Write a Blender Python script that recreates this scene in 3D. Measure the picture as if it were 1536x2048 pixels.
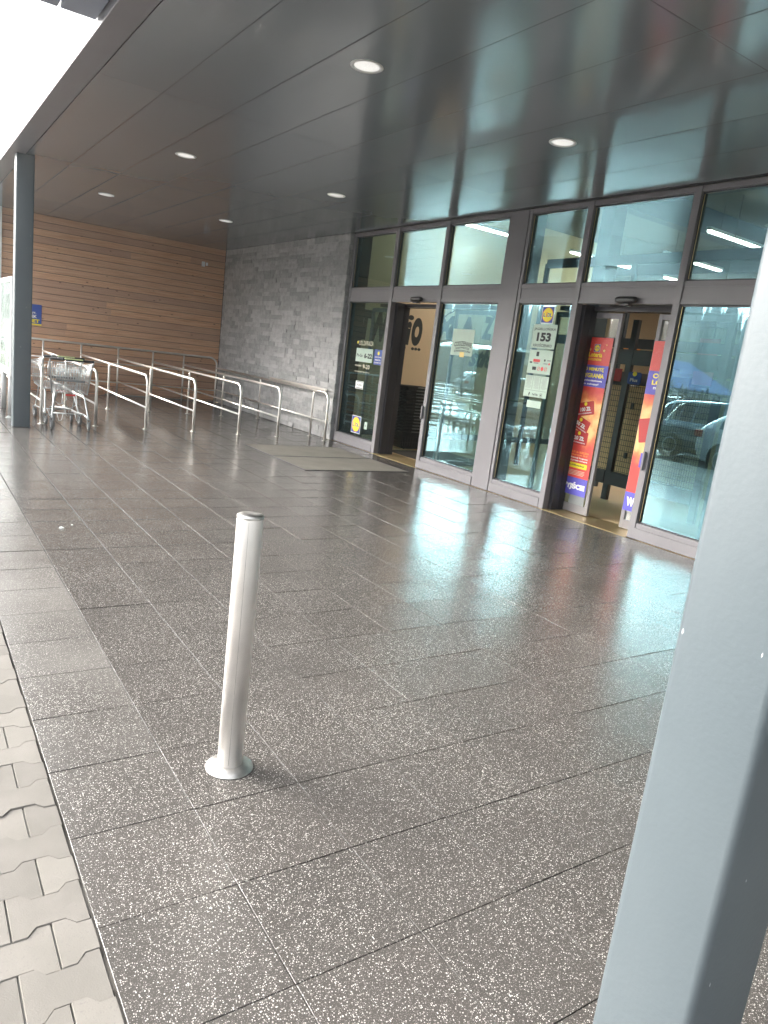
import bpy, bmesh, math, random
from mathutils import Vector, Matrix, Euler
R=math.radians; PI=math.pi
rnd=random.Random(7)
for o in list(bpy.data.objects): bpy.data.objects.remove(o)
sc=bpy.context.scene; col=sc.collection
# ------------------------------------------------------------ camera
YAW,PITCH,ROLL,FPX,CH=R(34.603),R(-11.985),R(7.116),1441.5,1.55
fwd=Vector((math.sin(YAW)*math.cos(PITCH),math.cos(YAW)*math.cos(PITCH),math.sin(PITCH)))
r0=Vector((math.cos(YAW),-math.sin(YAW),0)); u0=r0.cross(fwd)
rt=r0*math.cos(ROLL)+u0*math.sin(ROLL); up=u0*math.cos(ROLL)-r0*math.sin(ROLL)
cd=bpy.data.cameras.new('camera'); cam=bpy.data.objects.new('camera',cd); col.objects.link(cam)
m3=Matrix((rt,up,-fwd)).transposed(); cam.matrix_world=Matrix.Translation((0,0,CH))@m3.to_4x4()
cd.sensor_fit='HORIZONTAL'; cd.sensor_width=36; cd.lens=FPX/1536*36; cd.clip_end=3000; cd.clip_start=.05
sc.camera=cam
# ------------------------------------------------------------ world, sun, exposure
SUN_EL,SUN_AZ=R(21),R(-42)          # azimuth measured from +Y towards +X
w=bpy.data.worlds.new('World'); sc.world=w; w.use_nodes=True
nt=w.node_tree; N=nt.nodes; bg=N['Background']
sky=N.new('ShaderNodeTexSky'); sky.sky_type='NISHITA'; sky.sun_disc=False
sky.sun_elevation=SUN_EL; sky.sun_rotation=SUN_AZ; sky.air_density=1.2; sky.dust_density=6; sky.ozone_density=1
hs=N.new('ShaderNodeHueSaturation'); hs.inputs['Saturation'].default_value=.22; hs.inputs['Value'].default_value=1
nt.links.new(sky.outputs[0],hs.inputs['Color'])
tc=N.new('ShaderNodeTexCoord'); mp=N.new('ShaderNodeMapping'); mp.inputs['Scale'].default_value=(1.5,1.5,4)
nz=N.new('ShaderNodeTexNoise'); nz.inputs['Scale'].default_value=2.2; nz.inputs['Detail'].default_value=6
mr=N.new('ShaderNodeMapRange'); mr.inputs[1].default_value=.35; mr.inputs[2].default_value=.68; mr.inputs[3].default_value=.62; mr.inputs[4].default_value=1.25
nt.links.new(tc.outputs['Generated'],mp.inputs[0]); nt.links.new(mp.outputs[0],nz.inputs[0]); nt.links.new(nz.outputs[0],mr.inputs[0])
vm=N.new('ShaderNodeVectorMath'); vm.operation='SCALE'
nt.links.new(hs.outputs[0],vm.inputs[0]); nt.links.new(mr.outputs[0],vm.inputs['Scale']); nt.links.new(vm.outputs[0],bg.inputs[0])
bg.inputs[1].default_value=.15
sd=bpy.data.lights.new('sun','SUN'); so=bpy.data.objects.new('sun',sd); col.objects.link(so)
sd.energy=.5; sd.angle=R(30); sd.color=(1,.95,.88)
sdir=Vector((math.sin(SUN_AZ)*math.cos(SUN_EL),math.cos(SUN_AZ)*math.cos(SUN_EL),math.sin(SUN_EL)))
so.rotation_euler=sdir.to_track_quat('Z','Y').to_euler(); so.location=(-20,20,30)
sc.view_settings.view_transform='Standard'; sc.view_settings.look='None'; sc.view_settings.gamma=1
sc.view_settings.exposure=3.0
# ------------------------------------------------------------ materials
def mat(name,c=(.5,.5,.5),rough=.5,metal=0,spec=.5,emit=None,es=0,var=0,vscale=3,bump=0,bscale=60,ior=1.5,coat=0,rvar=0):
    m=bpy.data.materials.new(name); m.use_nodes=True; t=m.node_tree; b=t.nodes['Principled BSDF']
    b.inputs['Base Color'].default_value=(*c,1); b.inputs['Roughness'].default_value=rough
    b.inputs['Metallic'].default_value=metal; b.inputs['IOR'].default_value=ior
    b.inputs['Specular IOR Level'].default_value=spec; b.inputs['Coat Weight'].default_value=coat
    if emit: b.inputs['Emission Color'].default_value=(*emit,1); b.inputs['Emission Strength'].default_value=es
    g=t.nodes.new('ShaderNodeNewGeometry')
    if var or rvar:
        n=t.nodes.new('ShaderNodeTexNoise'); n.inputs['Scale'].default_value=vscale; n.inputs['Detail'].default_value=6
        t.links.new(g.outputs['Position'],n.inputs['Vector'])
        if var:
            r=t.nodes.new('ShaderNodeMapRange'); r.inputs[1].default_value=.3; r.inputs[2].default_value=.7
            r.inputs[3].default_value=1-var; r.inputs[4].default_value=1+var
            v=t.nodes.new('ShaderNodeVectorMath'); v.operation='SCALE'; v.inputs[0].default_value=c
            t.links.new(n.outputs[0],r.inputs[0]); t.links.new(r.outputs[0],v.inputs['Scale']); t.links.new(v.outputs[0],b.inputs['Base Color'])
        if rvar:
            r=t.nodes.new('ShaderNodeMapRange'); r.inputs[1].default_value=.3; r.inputs[2].default_value=.7
            r.inputs[3].default_value=max(0,rough-rvar); r.inputs[4].default_value=rough+rvar
            t.links.new(n.outputs[0],r.inputs[0]); t.links.new(r.outputs[0],b.inputs['Roughness'])
    if bump:
        n=t.nodes.new('ShaderNodeTexNoise'); n.inputs['Scale'].default_value=bscale; n.inputs['Detail'].default_value=5
        t.links.new(g.outputs['Position'],n.inputs['Vector'])
        bp=t.nodes.new('ShaderNodeBump'); bp.inputs['Strength'].default_value=bump; bp.inputs['Distance'].default_value=.01
        t.links.new(n.outputs[0],bp.inputs['Height']); t.links.new(bp.outputs[0],b.inputs['Normal'])
    return m
class NT:
    """tiny node helper"""
    def __init__(s,m): s.t=m.node_tree; s.b=s.t.nodes['Principled BSDF']; s.g=s.t.nodes.new('ShaderNodeNewGeometry')
    def n(s,k,**kw):
        x=s.t.nodes.new('ShaderNode'+k)
        for a,v in kw.items():
            if hasattr(x,a): setattr(x,a,v)
            else: x.inputs[a.replace('_',' ')].default_value=v
        return x
    def l(s,a,b): s.t.links.new(a,b)
    def noise(s,scale,detail=5,vec=None):
        x=s.n('TexNoise'); x.inputs['Scale'].default_value=scale; x.inputs['Detail'].default_value=detail
        s.l(vec or s.g.outputs['Position'],x.inputs['Vector']); return x.outputs[0]
    def mr(s,v,a,b,c=0,d=1,sm=False):
        x=s.n('MapRange'); x.interpolation_type='SMOOTHSTEP' if sm else 'LINEAR'
        for i,q in zip((1,2,3,4),(a,b,c,d)): x.inputs[i].default_value=q
        s.l(v,x.inputs[0]); return x.outputs[0]
    def math(s,op,a,b=None):
        x=s.n('Math'); x.operation=op
        for i,q in enumerate((a,b)):
            if q is None: continue
            if isinstance(q,(int,float)): x.inputs[i].default_value=q
            else: s.l(q,x.inputs[i])
        return x.outputs[0]
    def mix(s,f,a,b):
        x=s.n('Mix'); x.data_type='RGBA'
        for i,q in ((0,f),(6,a),(7,b)):
            if isinstance(q,tuple): x.inputs[i].default_value=(*q,1)
            elif isinstance(q,(int,float)): x.inputs[i].default_value=q
            else: s.l(q,x.inputs[i])
        return x.outputs[2]
    def bump(s,h,strength=.3,dist=.005,chain=None):
        x=s.n('Bump'); x.inputs['Strength'].default_value=strength; x.inputs['Distance'].default_value=dist
        s.l(h,x.inputs['Height'])
        if chain: s.l(chain,x.inputs['Normal'])
        s.l(x.outputs[0],s.b.inputs['Normal']); return x.outputs[0]
def m_tiles():
    m=mat('wet_speckled_tile'); q=NT(m)
    v=q.n('TexVoronoi'); v.inputs['Scale'].default_value=205; q.l(q.g.outputs['Position'],v.inputs['Vector'])
    sep=q.n('SeparateColor'); q.l(v.outputs['Color'],sep.inputs[0])
    isl=q.g.outputs['Random Per Island']
    size=q.math('MULTIPLY',q.mr(sep.outputs[0],.05,1,.0,.50),q.mr(q.noise(1.9,4),.3,.7,.80,1.08))
    chip=q.mr(q.math('SUBTRACT',size,v.outputs['Distance']),0,.07)
    v2=q.n('TexVoronoi'); v2.inputs['Scale'].default_value=420; q.l(q.g.outputs['Position'],v2.inputs['Vector'])
    sep2=q.n('SeparateColor'); q.l(v2.outputs['Color'],sep2.inputs[0])
    chip2=q.mr(q.math('SUBTRACT',q.mr(sep2.outputs[0],.25,1,0,.48),v2.outputs['Distance']),0,.08)
    chipcol=q.mix(sep.outputs[1],(.30,.28,.26),(.80,.77,.71))
    isl=q.g.outputs['Random Per Island']
    base=q.mix(q.noise(2.2,4),(.060,.055,.051),(.090,.083,.077))
    base=q.mix(q.math('MULTIPLY',isl,.5),base,(.085,.076,.070))
    c=q.mix(q.math('MULTIPLY',chip2,.75),base,(.36,.335,.31)); c=q.mix(chip,c,chipcol)
    xyz=q.n('SeparateXYZ'); q.l(q.g.outputs['Position'],xyz.inputs[0])
    edge_sheen=q.math('MULTIPLY',q.math('MULTIPLY',q.mr(xyz.outputs[0],.795,.805,1,0),q.mr(xyz.outputs[1],2.0,3.6,.1,1,True)),q.mr(q.noise(1.3,5),.35,.6,.25,1))
    c=q.mix(q.math('MULTIPLY',edge_sheen,.42),c,(.30,.285,.265))  # pale wet sheen of the path-side strip painted into the base colour
    q.l(c,q.b.inputs['Base Color'])
    wob=q.math('MULTIPLY',q.math('SUBTRACT',q.noise(.55,3),.5),3.0)
    wet=q.mr(q.math('ADD',q.math('ADD',xyz.outputs[1],q.math('MULTIPLY',xyz.outputs[0],.42)),wob),1.2,8.0,0,1,True)
    wf=q.mr(q.noise(3,3),.35,.65,.08,.13)
    ro=q.n('Mix'); q.l(wet,ro.inputs[0]); ro.inputs[2].default_value=.205; q.l(wf,ro.inputs[3])
    q.l(q.math('ADD',ro.outputs[0],q.math('MULTIPLY',isl,.055)),q.b.inputs['Roughness'])
    b1=q.bump(q.noise(260,2),.22,.0018)
    b2=q.bump(q.noise(60,3),.06,.002,b1)
    st=q.n('Mix')
    b3=q.bump(chip,.22,.0012,b2)
    q.b.inputs['IOR'].default_value=1.5
    return m
def m_timber():
    m=mat('larch_cladding',rough=.55); q=NT(m)
    xyz=q.n('SeparateXYZ'); q.l(q.g.outputs['Position'],xyz.inputs[0])
    isl=q.g.outputs['Random Per Island']
    mp=q.n('Mapping'); mp.inputs['Scale'].default_value=(1.4,6,34); q.l(q.g.outputs['Position'],mp.inputs[0])
    off=q.n('VectorMath'); off.operation='ADD'; q.l(mp.outputs[0],off.inputs[0])
    cmb=q.n('CombineXYZ'); q.l(q.math('MULTIPLY',isl,90.),cmb.inputs[0]); q.l(cmb.outputs[0],off.inputs[1])
    gr=q.noise(1.6,8,off.outputs[0])
    c=q.mix(q.mr(gr,.3,.7),(.58,.30,.165),(.80,.50,.30))
    c=q.mix(q.mr(isl,0,1,0,.75),c,(.46,.28,.20))
    big=q.noise(.9,2,off.outputs[0]); c=q.mix(q.mr(big,.5,.75,0,.6),c,(.62,.42,.26))
    mk=q.n('Mapping'); mk.inputs['Scale'].default_value=(3.2,1,7.1); q.l(q.g.outputs['Position'],mk.inputs[0])
    vk=q.n('TexVoronoi'); vk.inputs['Scale'].default_value=1.3; q.l(mk.outputs[0],vk.inputs['Vector'])
    kn=q.mr(vk.outputs['Distance'],.06,.13,1,0); sp=q.n('SeparateColor'); q.l(vk.outputs['Color'],sp.inputs[0])
    kn=q.math('MULTIPLY',kn,q.mr(sp.outputs[0],.35,.45))
    c=q.mix(q.math('MULTIPLY',kn,.8),c,(.10,.045,.025))
    q.l(c,q.b.inputs['Base Color']); q.bump(gr,.25,.003)
    return m
def m_stone():
    m=mat('split_slate',rough=.6); q=NT(m); isl=q.g.outputs['Random Per Island']
    c=q.mix(isl,(.34,.34,.34),(.54,.535,.53))
    c=q.mix(q.mr(q.noise(11,6),.45,.8,0,.45),c,(.14,.145,.15))
    c=q.mix(q.mr(q.noise(24,8),.58,.75,0,.5),c,(.62,.61,.59))
    q.l(c,q.b.inputs['Base Color']); b=q.bump(q.noise(30,8),.9,.02); q.bump(q.noise(140,4),.5,.006,b)
    return m
def m_block():
    m=mat('concrete_block_pavers',rough=.75); q=NT(m); isl=q.g.outputs['Random Per Island']
    c=q.mix(isl,(.145,.134,.118),(.205,.19,.168)); c=q.mix(q.mr(q.noise(5,6),.4,.75,0,.5),c,(.24,.22,.20))
    c=q.mix(q.mr(q.noise(160,3),.6,.7,0,.6),c,(.15,.14,.13))
    q.l(c,q.b.inputs['Base Color']); b=q.bump(q.noise(220,4),.35,.002); q.bump(q.noise(9,3),.3,.01,b)
    return m
def m_asphalt():
    m=mat('wet_asphalt'); q=NT(m)
    wet=q.mr(q.noise(.35,6),.42,.60,0,1,True)
    q.l(q.mix(wet,(.075,.075,.078),(.035,.036,.04)),q.b.inputs['Base Color'])
    q.l(q.mr(wet,0,1,.34,.04),q.b.inputs['Roughness'])
    b=q.bump(q.noise(90,3),.12,.006); q.bump(q.noise(1.3,3),.08,.03,b)
    return m
def m_grout():
    m=mat('joint_sand_damp',rough=.8); q=NT(m)
    xyz=q.n('SeparateXYZ'); q.l(q.g.outputs['Position'],xyz.inputs[0])
    w=q.mr(q.math('ADD',xyz.outputs[1],q.math('MULTIPLY',q.noise(.8,4),2.)),2.6,5.4,0,1,True)
    c=q.mix(q.mr(q.noise(3,4),.35,.65),(.055,.05,.045),(.19,.175,.155)); c=q.mix(w,c,(.008,.007,.007))
    q.l(c,q.b.inputs['Base Color']); q.b.inputs['Specular IOR Level'].default_value=.1; return m
def m_banner():
    m=mat('red_banner_print',rough=.42); q=NT(m)
    xyz=q.n('SeparateXYZ'); q.l(q.g.outputs['Position'],xyz.inputs[0])
    dz=q.math('DIVIDE',q.math('SUBTRACT',xyz.outputs[2],1.12),.42)
    g=q.mr(q.math('ADD',q.math('MULTIPLY',dz,dz),q.mr(q.noise(5,3),.3,.7,-.25,.45)),0,1,1,0,True)
    c=q.mix(g,(.66,.055,.045),(.95,.36,.10)); c=q.mix(q.mr(g,.62,1),c,(.98,.62,.25))
    v=q.n('TexVoronoi'); v.inputs['Scale'].default_value=70; q.l(q.g.outputs['Position'],v.inputs['Vector'])
    c=q.mix(q.math('MULTIPLY',q.mr(v.outputs['Distance'],.1,.16,1,0),q.mr(xyz.outputs[2],1.75,2.05,0,.8)),c,(.95,.75,.55))
    q.l(c,q.b.inputs['Base Color']); return m
def m_column(name):
    m=mat(name,rough=.45); q=NT(m)
    c=q.mix(q.mr(q.noise(1.7,5),.35,.7),(.080,.099,.110),(.097,.116,.126))
    mk=q.n('Mapping'); mk.inputs['Scale'].default_value=(60,60,14); mk.inputs['Rotation'].default_value=(.3,.5,0); q.l(q.g.outputs['Position'],mk.inputs[0])
    n=q.noise(1,2,mk.outputs[0]); sc_=q.mr(n,.775,.785)
    v=q.n('TexVoronoi'); v.inputs['Scale'].default_value=1; mv=q.n('Mapping'); mv.inputs['Scale'].default_value=(70,70,26); mv.inputs['Rotation'].default_value=(.12,.2,0); q.l(q.g.outputs['Position'],mv.inputs[0]); q.l(mv.outputs[0],v.inputs['Vector'])
    sp=q.n('SeparateColor'); q.l(v.outputs['Color'],sp.inputs[0])
    spot=q.math('MULTIPLY',q.mr(v.outputs['Distance'],.12,.2,1,0),q.mr(sp.outputs[0],.988,.99))
    f=q.math('MAXIMUM',sc_,spot)
    q.l(q.mix(f,c,(.72,.74,.74)),q.b.inputs['Base Color'])
    q.bump(q.noise(85,3),.10,.004)
    
    return m
def m_glass(name='facade_glass',tint=(.66,.80,.79),refl=(.40,.66,.77),base=.12,rmul=1.0):
    m=bpy.data.materials.new(name); m.use_nodes=True; t=m.node_tree; n=t.nodes
    n.remove(n['Principled BSDF']); out=n['Material Output']
    tr=n.new('ShaderNodeBsdfTransparent'); tr.inputs[0].default_value=(*tint,1)
    gl=n.new('ShaderNodeBsdfGlossy'); gl.inputs['Roughness'].default_value=0; gl.inputs[0].default_value=(*refl,1)
    g=n.new('ShaderNodeNewGeometry')
    nz=n.new('ShaderNodeTexNoise'); nz.inputs['Scale'].default_value=.8; nz.inputs['Detail'].default_value=1
    bp=n.new('ShaderNodeBump'); bp.inputs['Strength'].default_value=.12; bp.inputs['Distance'].default_value=.01
    t.links.new(g.outputs['Position'],nz.inputs[0]); t.links.new(nz.outputs[0],bp.inputs['Height']); t.links.new(bp.outputs[0],gl.inputs['Normal'])
    d=n.new('ShaderNodeVectorMath'); d.operation='DOT_PRODUCT'; t.links.new(g.outputs['Incoming'],d.inputs[0]); t.links.new(g.outputs['True Normal'],d.inputs[1])
    def mth(op,x,y=None):
        q=n.new('ShaderNodeMath'); q.operation=op
        if isinstance(x,(int,float)): q.inputs[0].default_value=x
        else: t.links.new(x,q.inputs[0])
        if y is not None: q.inputs[1].default_value=y
        return q.outputs[0]
    q=mth('POWER',mth('SUBTRACT',1.0,None) if False else mth('MULTIPLY_ADD',mth('ABSOLUTE',d.outputs['Value']),-1.0),5.0)
    q.node.inputs[0].links[0].from_node.inputs[2].default_value=1.0
    a=n.new('ShaderNodeMath'); a.operation='MULTIPLY_ADD'; a.inputs[1].default_value=.95*rmul; a.inputs[2].default_value=.045+base; a.use_clamp=True
    mx=n.new('ShaderNodeMixShader')
    t.links.new(q,a.inputs[0]); t.links.new(a.outputs[0],mx.inputs[0]); t.links.new(tr.outputs[0],mx.inputs[1]); t.links.new(gl.outputs[0],mx.inputs[2])
    t.links.new(mx.outputs[0],out.inputs[0]); return m
def m_ceiling():
    m=mat('gloss_ceiling_panel',c=(.075,.078,.078),rough=.1,spec=.6,ior=2.0); q=NT(m); isl=q.g.outputs['Random Per Island']
    q.l(q.mix(isl,(.20,.228,.25),(.218,.245,.265)),q.b.inputs['Base Color'])
    q.l(q.mr(q.noise(1.2,4),.3,.7,.13,.17),q.b.inputs['Roughness'])
    return m
M=dict(
 tiles=m_tiles(), timber=m_timber(), stone=m_stone(), block=m_block(), asphalt=m_asphalt(), column=m_column('blue_grey_steel_paint'),
 glass=m_glass(), clearglass=m_glass('clear_glass',(.9,.95,.94),(1,1,1),.02), ceiling=m_ceiling(),
 frame=mat('grey_aluminium_frame',(.215,.205,.217),.42,.0,var=.06,vscale=2,bump=.03,bscale=120),
 framedark=mat('dark_aluminium',(.035,.034,.042),.35,var=.1,vscale=2),
 steel=mat('brushed_stainless',(.88,.85,.80),.36,1,var=.03,vscale=1.2),
 steelb=mat('satin_stainless_bollard',(.86,.83,.80),.48,.88,var=.05,vscale=9,bump=.03,bscale=150,rvar=.10),
 steelflange=mat('worn_stainless_flange',(.62,.60,.57),.42,1,var=.2,vscale=30,rvar=.1),
 chrome=mat('zinc_wire',(.72,.74,.74),.28,.95,var=.1,vscale=20),
 blackplastic=mat('black_plastic',(.018,.019,.02),.38,bump=.05,bscale=200),
 greyplastic=mat('grey_plastic',(.22,.23,.23),.5,var=.1,vscale=30),
 tyre=mat('grey_rubber',(.20,.205,.205),.6,var=.1,vscale=30),
 white=mat('white_paint',(.80,.80,.79),.4,var=.05,vscale=4),
 whitemat=mat('white_paper',(.78,.80,.76),.6,var=.03,vscale=8),
 paper=mat('glass_tinted_white_sheet',(.50,.63,.53),.6,var=.03,vscale=8),  # white paper with the green cast of the glass put into its colour
 ink=mat('black_ink',(.02,.025,.025),.6), grey=mat('grey_ink',(.25,.27,.27),.6),
 whiteink=mat('white_print',(.85,.85,.83),.6), paleink=mat('pale_cream_print',(.62,.60,.45),.6),
 blue=mat('blue_print',(.025,.075,.36),.45), violet=mat('violet_blue_print',(.10,.09,.50),.45),
 yellow=mat('yellow_print',(.92,.76,.03),.45), yellow2=mat('pale_yellow_print',(.90,.70,.25),.5),
 lime=mat('yellow_green_plastic',(.55,.62,.30),.45,var=.05,vscale=30), red=mat('red_print',(.72,.045,.04),.45),
 redbanner=m_banner(), orange=mat('orange_print',(.95,.32,.06),.45), cardred=mat('deep_red_card',(.50,.02,.02),.4),
 beige=mat('beige_wall_paint',(.70,.56,.38),.7,var=.05,vscale=.8), olive=mat('olive_beige_wall',(.40,.40,.26),.7,var=.05,vscale=1),
 intfloor=mat('beige_shop_floor_tile',(.78,.60,.36),.35,var=.08,vscale=1.3,rvar=.05),
 intmat=mat('dark_entrance_mat_fibre',(.085,.07,.06),.9,var=.2,vscale=60), intceil=mat('shop_ceiling_paint',(.17,.17,.16),.7),
 beam=mat('dark_steel_beam_paint',(.035,.05,.07),.5), baseb=mat('dark_baseboard',(.02,.02,.022),.5),
 mat=mat('taupe_ribbed_mat',(.20,.185,.158),.85,var=.12,vscale=3,bump=.5,bscale=350),
 copper=mat('peach_hose_rubber',(.66,.33,.20),.4), tube=mat('white_led_tube',(1,1,1),.5,emit=(1,.93,.80),es=7),
 lampin=mat('frosted_downlight',(.7,.7,.68),.3,emit=(1,.98,.93),es=.09,bump=.6,bscale=90), lampring=mat('downlight_ring',(.72,.72,.70),.35),
 shelf=mat('tan_wire_backing',(.66,.48,.26),.6,var=.15,vscale=2), skin=mat('skin',(.50,.30,.21),.5), hair=mat('dark_grey_hair',(.08,.07,.06),.6,bump=.3),
 jacket=mat('dark_jacket_cloth',(.02,.025,.028),.75,bump=.3,bscale=60), jeans=mat('dark_blue_trousers',(.03,.045,.08),.8),
 carglass=mat('car_window_glass',(.02,.03,.035),.03,spec=.8), rubber=mat('black_tyre_rubber',(.02,.02,.02),.7), alloy=mat('alloy_rim',(.55,.56,.58),.3,.9),
 taillight=mat('red_tail_light',(.55,.02,.02),.15), numplate=mat('number_plate',(.75,.75,.72),.4),
 bark=mat('bark',(.09,.065,.045),.9), thuja=mat('thuja_foliage',(.035,.075,.030),.8,var=.35,vscale=2.5),
 conifer=mat('conifer_forest',(.035,.06,.038),.9,var=.3,vscale=.05), hill=mat('wooded_hillside',(.05,.075,.045),.95,var=.3,vscale=.03),
 ground=mat('rough_grass_ground',(.07,.085,.045),.95,var=.25,vscale=.2), blueroof=mat('blue_metal_roof',(.045,.16,.62),.35,var=.08,vscale=.6),
 render_=mat('white_render',(.72,.70,.66),.8,var=.06,vscale=.5), wall=mat('grey_render',(.42,.42,.42),.7,var=.05,vscale=1),
 silver=mat('silver_blue_car_paint',(.30,.36,.40),.18,.5,coat=.6), whitecar=mat('white_car_paint',(.80,.82,.83),.2,coat=.5), darkcar=mat('dark_grey_car_paint',(.06,.07,.08),.2,.3,coat=.6),
 kerb=mat('concrete_kerb',(.30,.29,.27),.8,var=.15,vscale=5), grout=m_grout(),
 soffit=mat('pale_blue_grey_soffit',(.30,.33,.40),.5,var=.05,vscale=1), goldmetal=mat('brass_edge',(.60,.47,.25),.35,.8),
)
# ------------------------------------------------------------ mesh helpers
WOFF={}
class MB:
    def __init__(s): s.v=[]; s.f=[]; s.mi=[]; s.sm=[]
    def add(s,vs,fs,mi=0,sm=False):
        k=len(s.v); s.v+= [tuple(v) for v in vs]; s.f+=[tuple(i+k for i in f) for f in fs]; s.mi+=[mi]*len(fs); s.sm+=[sm]*len(fs); return s
    def box(s,x0,x1,y0,y1,z0,z1,mi=0,b=0):
        if b<=0:
            vs=[(x,y,z) for x in(x0,x1) for y in(y0,y1) for z in(z0,z1)]
            return s.add(vs,[(0,1,3,2),(4,6,7,5),(0,4,5,1),(2,3,7,6),(0,2,6,4),(1,5,7,3)],mi)
        bm=bmesh.new(); bmesh.ops.create_cube(bm,size=1)
        for v in bm.verts: v.co=((x0+x1)/2+v.co.x*(x1-x0),(y0+y1)/2+v.co.y*(y1-y0),(z0+z1)/2+v.co.z*(z1-z0))
        bmesh.ops.bevel(bm,geom=bm.edges[:]+bm.verts[:],offset=b,segments=2,profile=.5,affect='EDGES')
        bm.verts.index_update(); s.add([v.co[:] for v in bm.verts],[[v.index for v in f.verts] for f in bm.faces],mi,False); bm.free(); return s
    def tube(s,pts,r,n=8,mi=0,closed=False,caps=True,sm=True):
        P=[Vector(p) for p in pts]; rr=r if isinstance(r,(list,tuple)) else [r]*len(P)
        T=[]
        for i in range(len(P)):
            if closed: t=P[(i+1)%len(P)]-P[i-1]
            else: t=P[min(i+1,len(P)-1)]-P[max(i-1,0)]
            T.append(t.normalized())
        a=Vector((0,0,1)) if abs(T[0].z)<.9 else Vector((1,0,0))
        u=(a-T[0]*a.dot(T[0])).normalized(); vs=[]
        for i,p in enumerate(P):
            u=(u-T[i]*u.dot(T[i])).normalized(); v=T[i].cross(u)
            for k in range(n):
                an=2*PI*k/n; vs.append(p+(u*math.cos(an)+v*math.sin(an))*rr[i])
        fs=[]; m=len(P)
        for i in range(m if closed else m-1):
            j=(i+1)%m
            for k in range(n): fs.append((i*n+k,i*n+(k+1)%n,j*n+(k+1)%n,j*n+k))
        s.add(vs,fs,mi,sm)
        if caps and not closed:
            k0=len(s.v)-len(vs); s.f+= [tuple(k0+k for k in range(n))[::-1],tuple(k0+(m-1)*n+k for k in range(n))]; s.mi+=[mi]*2; s.sm+=[False]*2
        return s
    def lathe(s,prof,n=24,o=(0,0,0),mi=0,axis='z',sm=True):
        vs=[];fs=[]
        for r,z in prof:
            for k in range(n):
                a=2*PI*k/n; x,y=r*math.cos(a),r*math.sin(a)
                p={'z':(x,y,z),'y':(x,z,y),'x':(z,x,y)}[axis]; vs.append((o[0]+p[0],o[1]+p[1],o[2]+p[2]))
        for i in range(len(prof)-1):
            for k in range(n): fs.append((i*n+k,i*n+(k+1)%n,(i+1)*n+(k+1)%n,(i+1)*n+k))
        s.add(vs,fs,mi,sm); k0=len(s.v)-len(vs)
        for i in (0,len(prof)-1):
            if prof[i][0]>1e-5: s.f.append(tuple(k0+i*n+k for k in range(n))); s.mi.append(mi); s.sm.append(False)
        return s
    def build(s,name,m,parent=None,fix=True):
        me=bpy.data.meshes.new(name); me.from_pydata(s.v,[],s.f)
        for x in (m if isinstance(m,(list,tuple)) else [m]): me.materials.append(M[x] if isinstance(x,str) else x)
        for p,i,q in zip(me.polygons,s.mi,s.sm): p.material_index=i; p.use_smooth=q
        if fix and len(me.polygons)<40000:
            bm=bmesh.new(); bm.from_mesh(me); bmesh.ops.recalc_face_normals(bm,faces=bm.faces); bm.to_mesh(me); bm.free()
        o=bpy.data.objects.new(name,me); col.objects.link(o)
        if parent:
            o.parent=parent
            if parent.name in WOFF: o.location=-WOFF[parent.name]
        return o
def box(*a,b=0,mi=0): return MB().box(*a,b=b,mi=mi)
def tag(o,label=None,cat=None,group=None,kind=None):
    if label: o['label']=label
    if cat: o['category']=cat
    if group: o['group']=group
    if kind: o['kind']=kind
    return o
def empty(name,loc=(0,0,0),rz=0):
    o=bpy.data.objects.new(name,None); col.objects.link(o); o.location=loc; o.rotation_euler=(0,0,rz); o.empty_display_size=.1; return o
def thing(name,loc,label,cat,group=None):
    """Empty at the thing's base; its parts are built in world coordinates"""
    o=empty(name,loc); WOFF[o.name]=Vector(loc); return tag(o,label,cat,group)
def kids(o): return [c for c in bpy.data.objects if c.parent==o]
def copy_tree(o,parent=None):
    c=o.copy(); col.objects.link(c); c.parent=parent
    for ch in kids(o): copy_tree(ch,c)
    return c
FACEX=Matrix(((0,0,-1),(-1,0,0),(0,1,0)))      # local x -> -Y, local y -> +Z, normal -> -X
FACEY=Matrix(((1,0,0),(0,0,-1),(0,1,0)))       # local x -> +X, local y -> +Z, normal -> -Y
FCACHE={}
def text(s,m,parent,M3,org,wd,ht,bold=.02,th=.001,rot=0,slant=0,name='lettering',align='c',arch=0):
    """flat lettering fitted into a wd x ht box whose centre is org (world), on the plane M3"""
    key=(s,bold,slant,arch)
    if key not in FCACHE:
        c=bpy.data.curves.new('t','FONT'); c.body=s; c.offset=bold; c.shear=slant; c.resolution_u=(5 if len(s)<4 else 2); c.space_character=1.0
        ob=bpy.data.objects.new('t',c); col.objects.link(ob); dg=bpy.context.evaluated_depsgraph_get(); dg.update()
        me=bpy.data.meshes.new_from_object(ob.evaluated_get(dg)); bpy.data.objects.remove(ob)
        vs=[v.co.copy() for v in me.vertices]; fs=[tuple(p.vertices) for p in me.polygons]; FCACHE[key]=(vs,fs)
    vs,fs=FCACHE[key]
    x0=min(v.x for v in vs);x1=max(v.x for v in vs);y0=min(v.y for v in vs);y1=max(v.y for v in vs)
    ca,sa=math.cos(rot),math.sin(rot); out=[]
    for v in vs:
        u=((v.x-x0)/(x1-x0)-.5); a=u*wd; b=((v.y-y0)/(y1-y0)-.5)*ht - arch*u*u*4
        a,b=a*ca-b*sa,a*sa+b*ca
        p=M3@Vector((a,b,th)); out.append((org[0]+p.x,org[1]+p.y,org[2]+p.z))
    return MB().add(out,fs).build(name,m,parent,fix=False)
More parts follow.
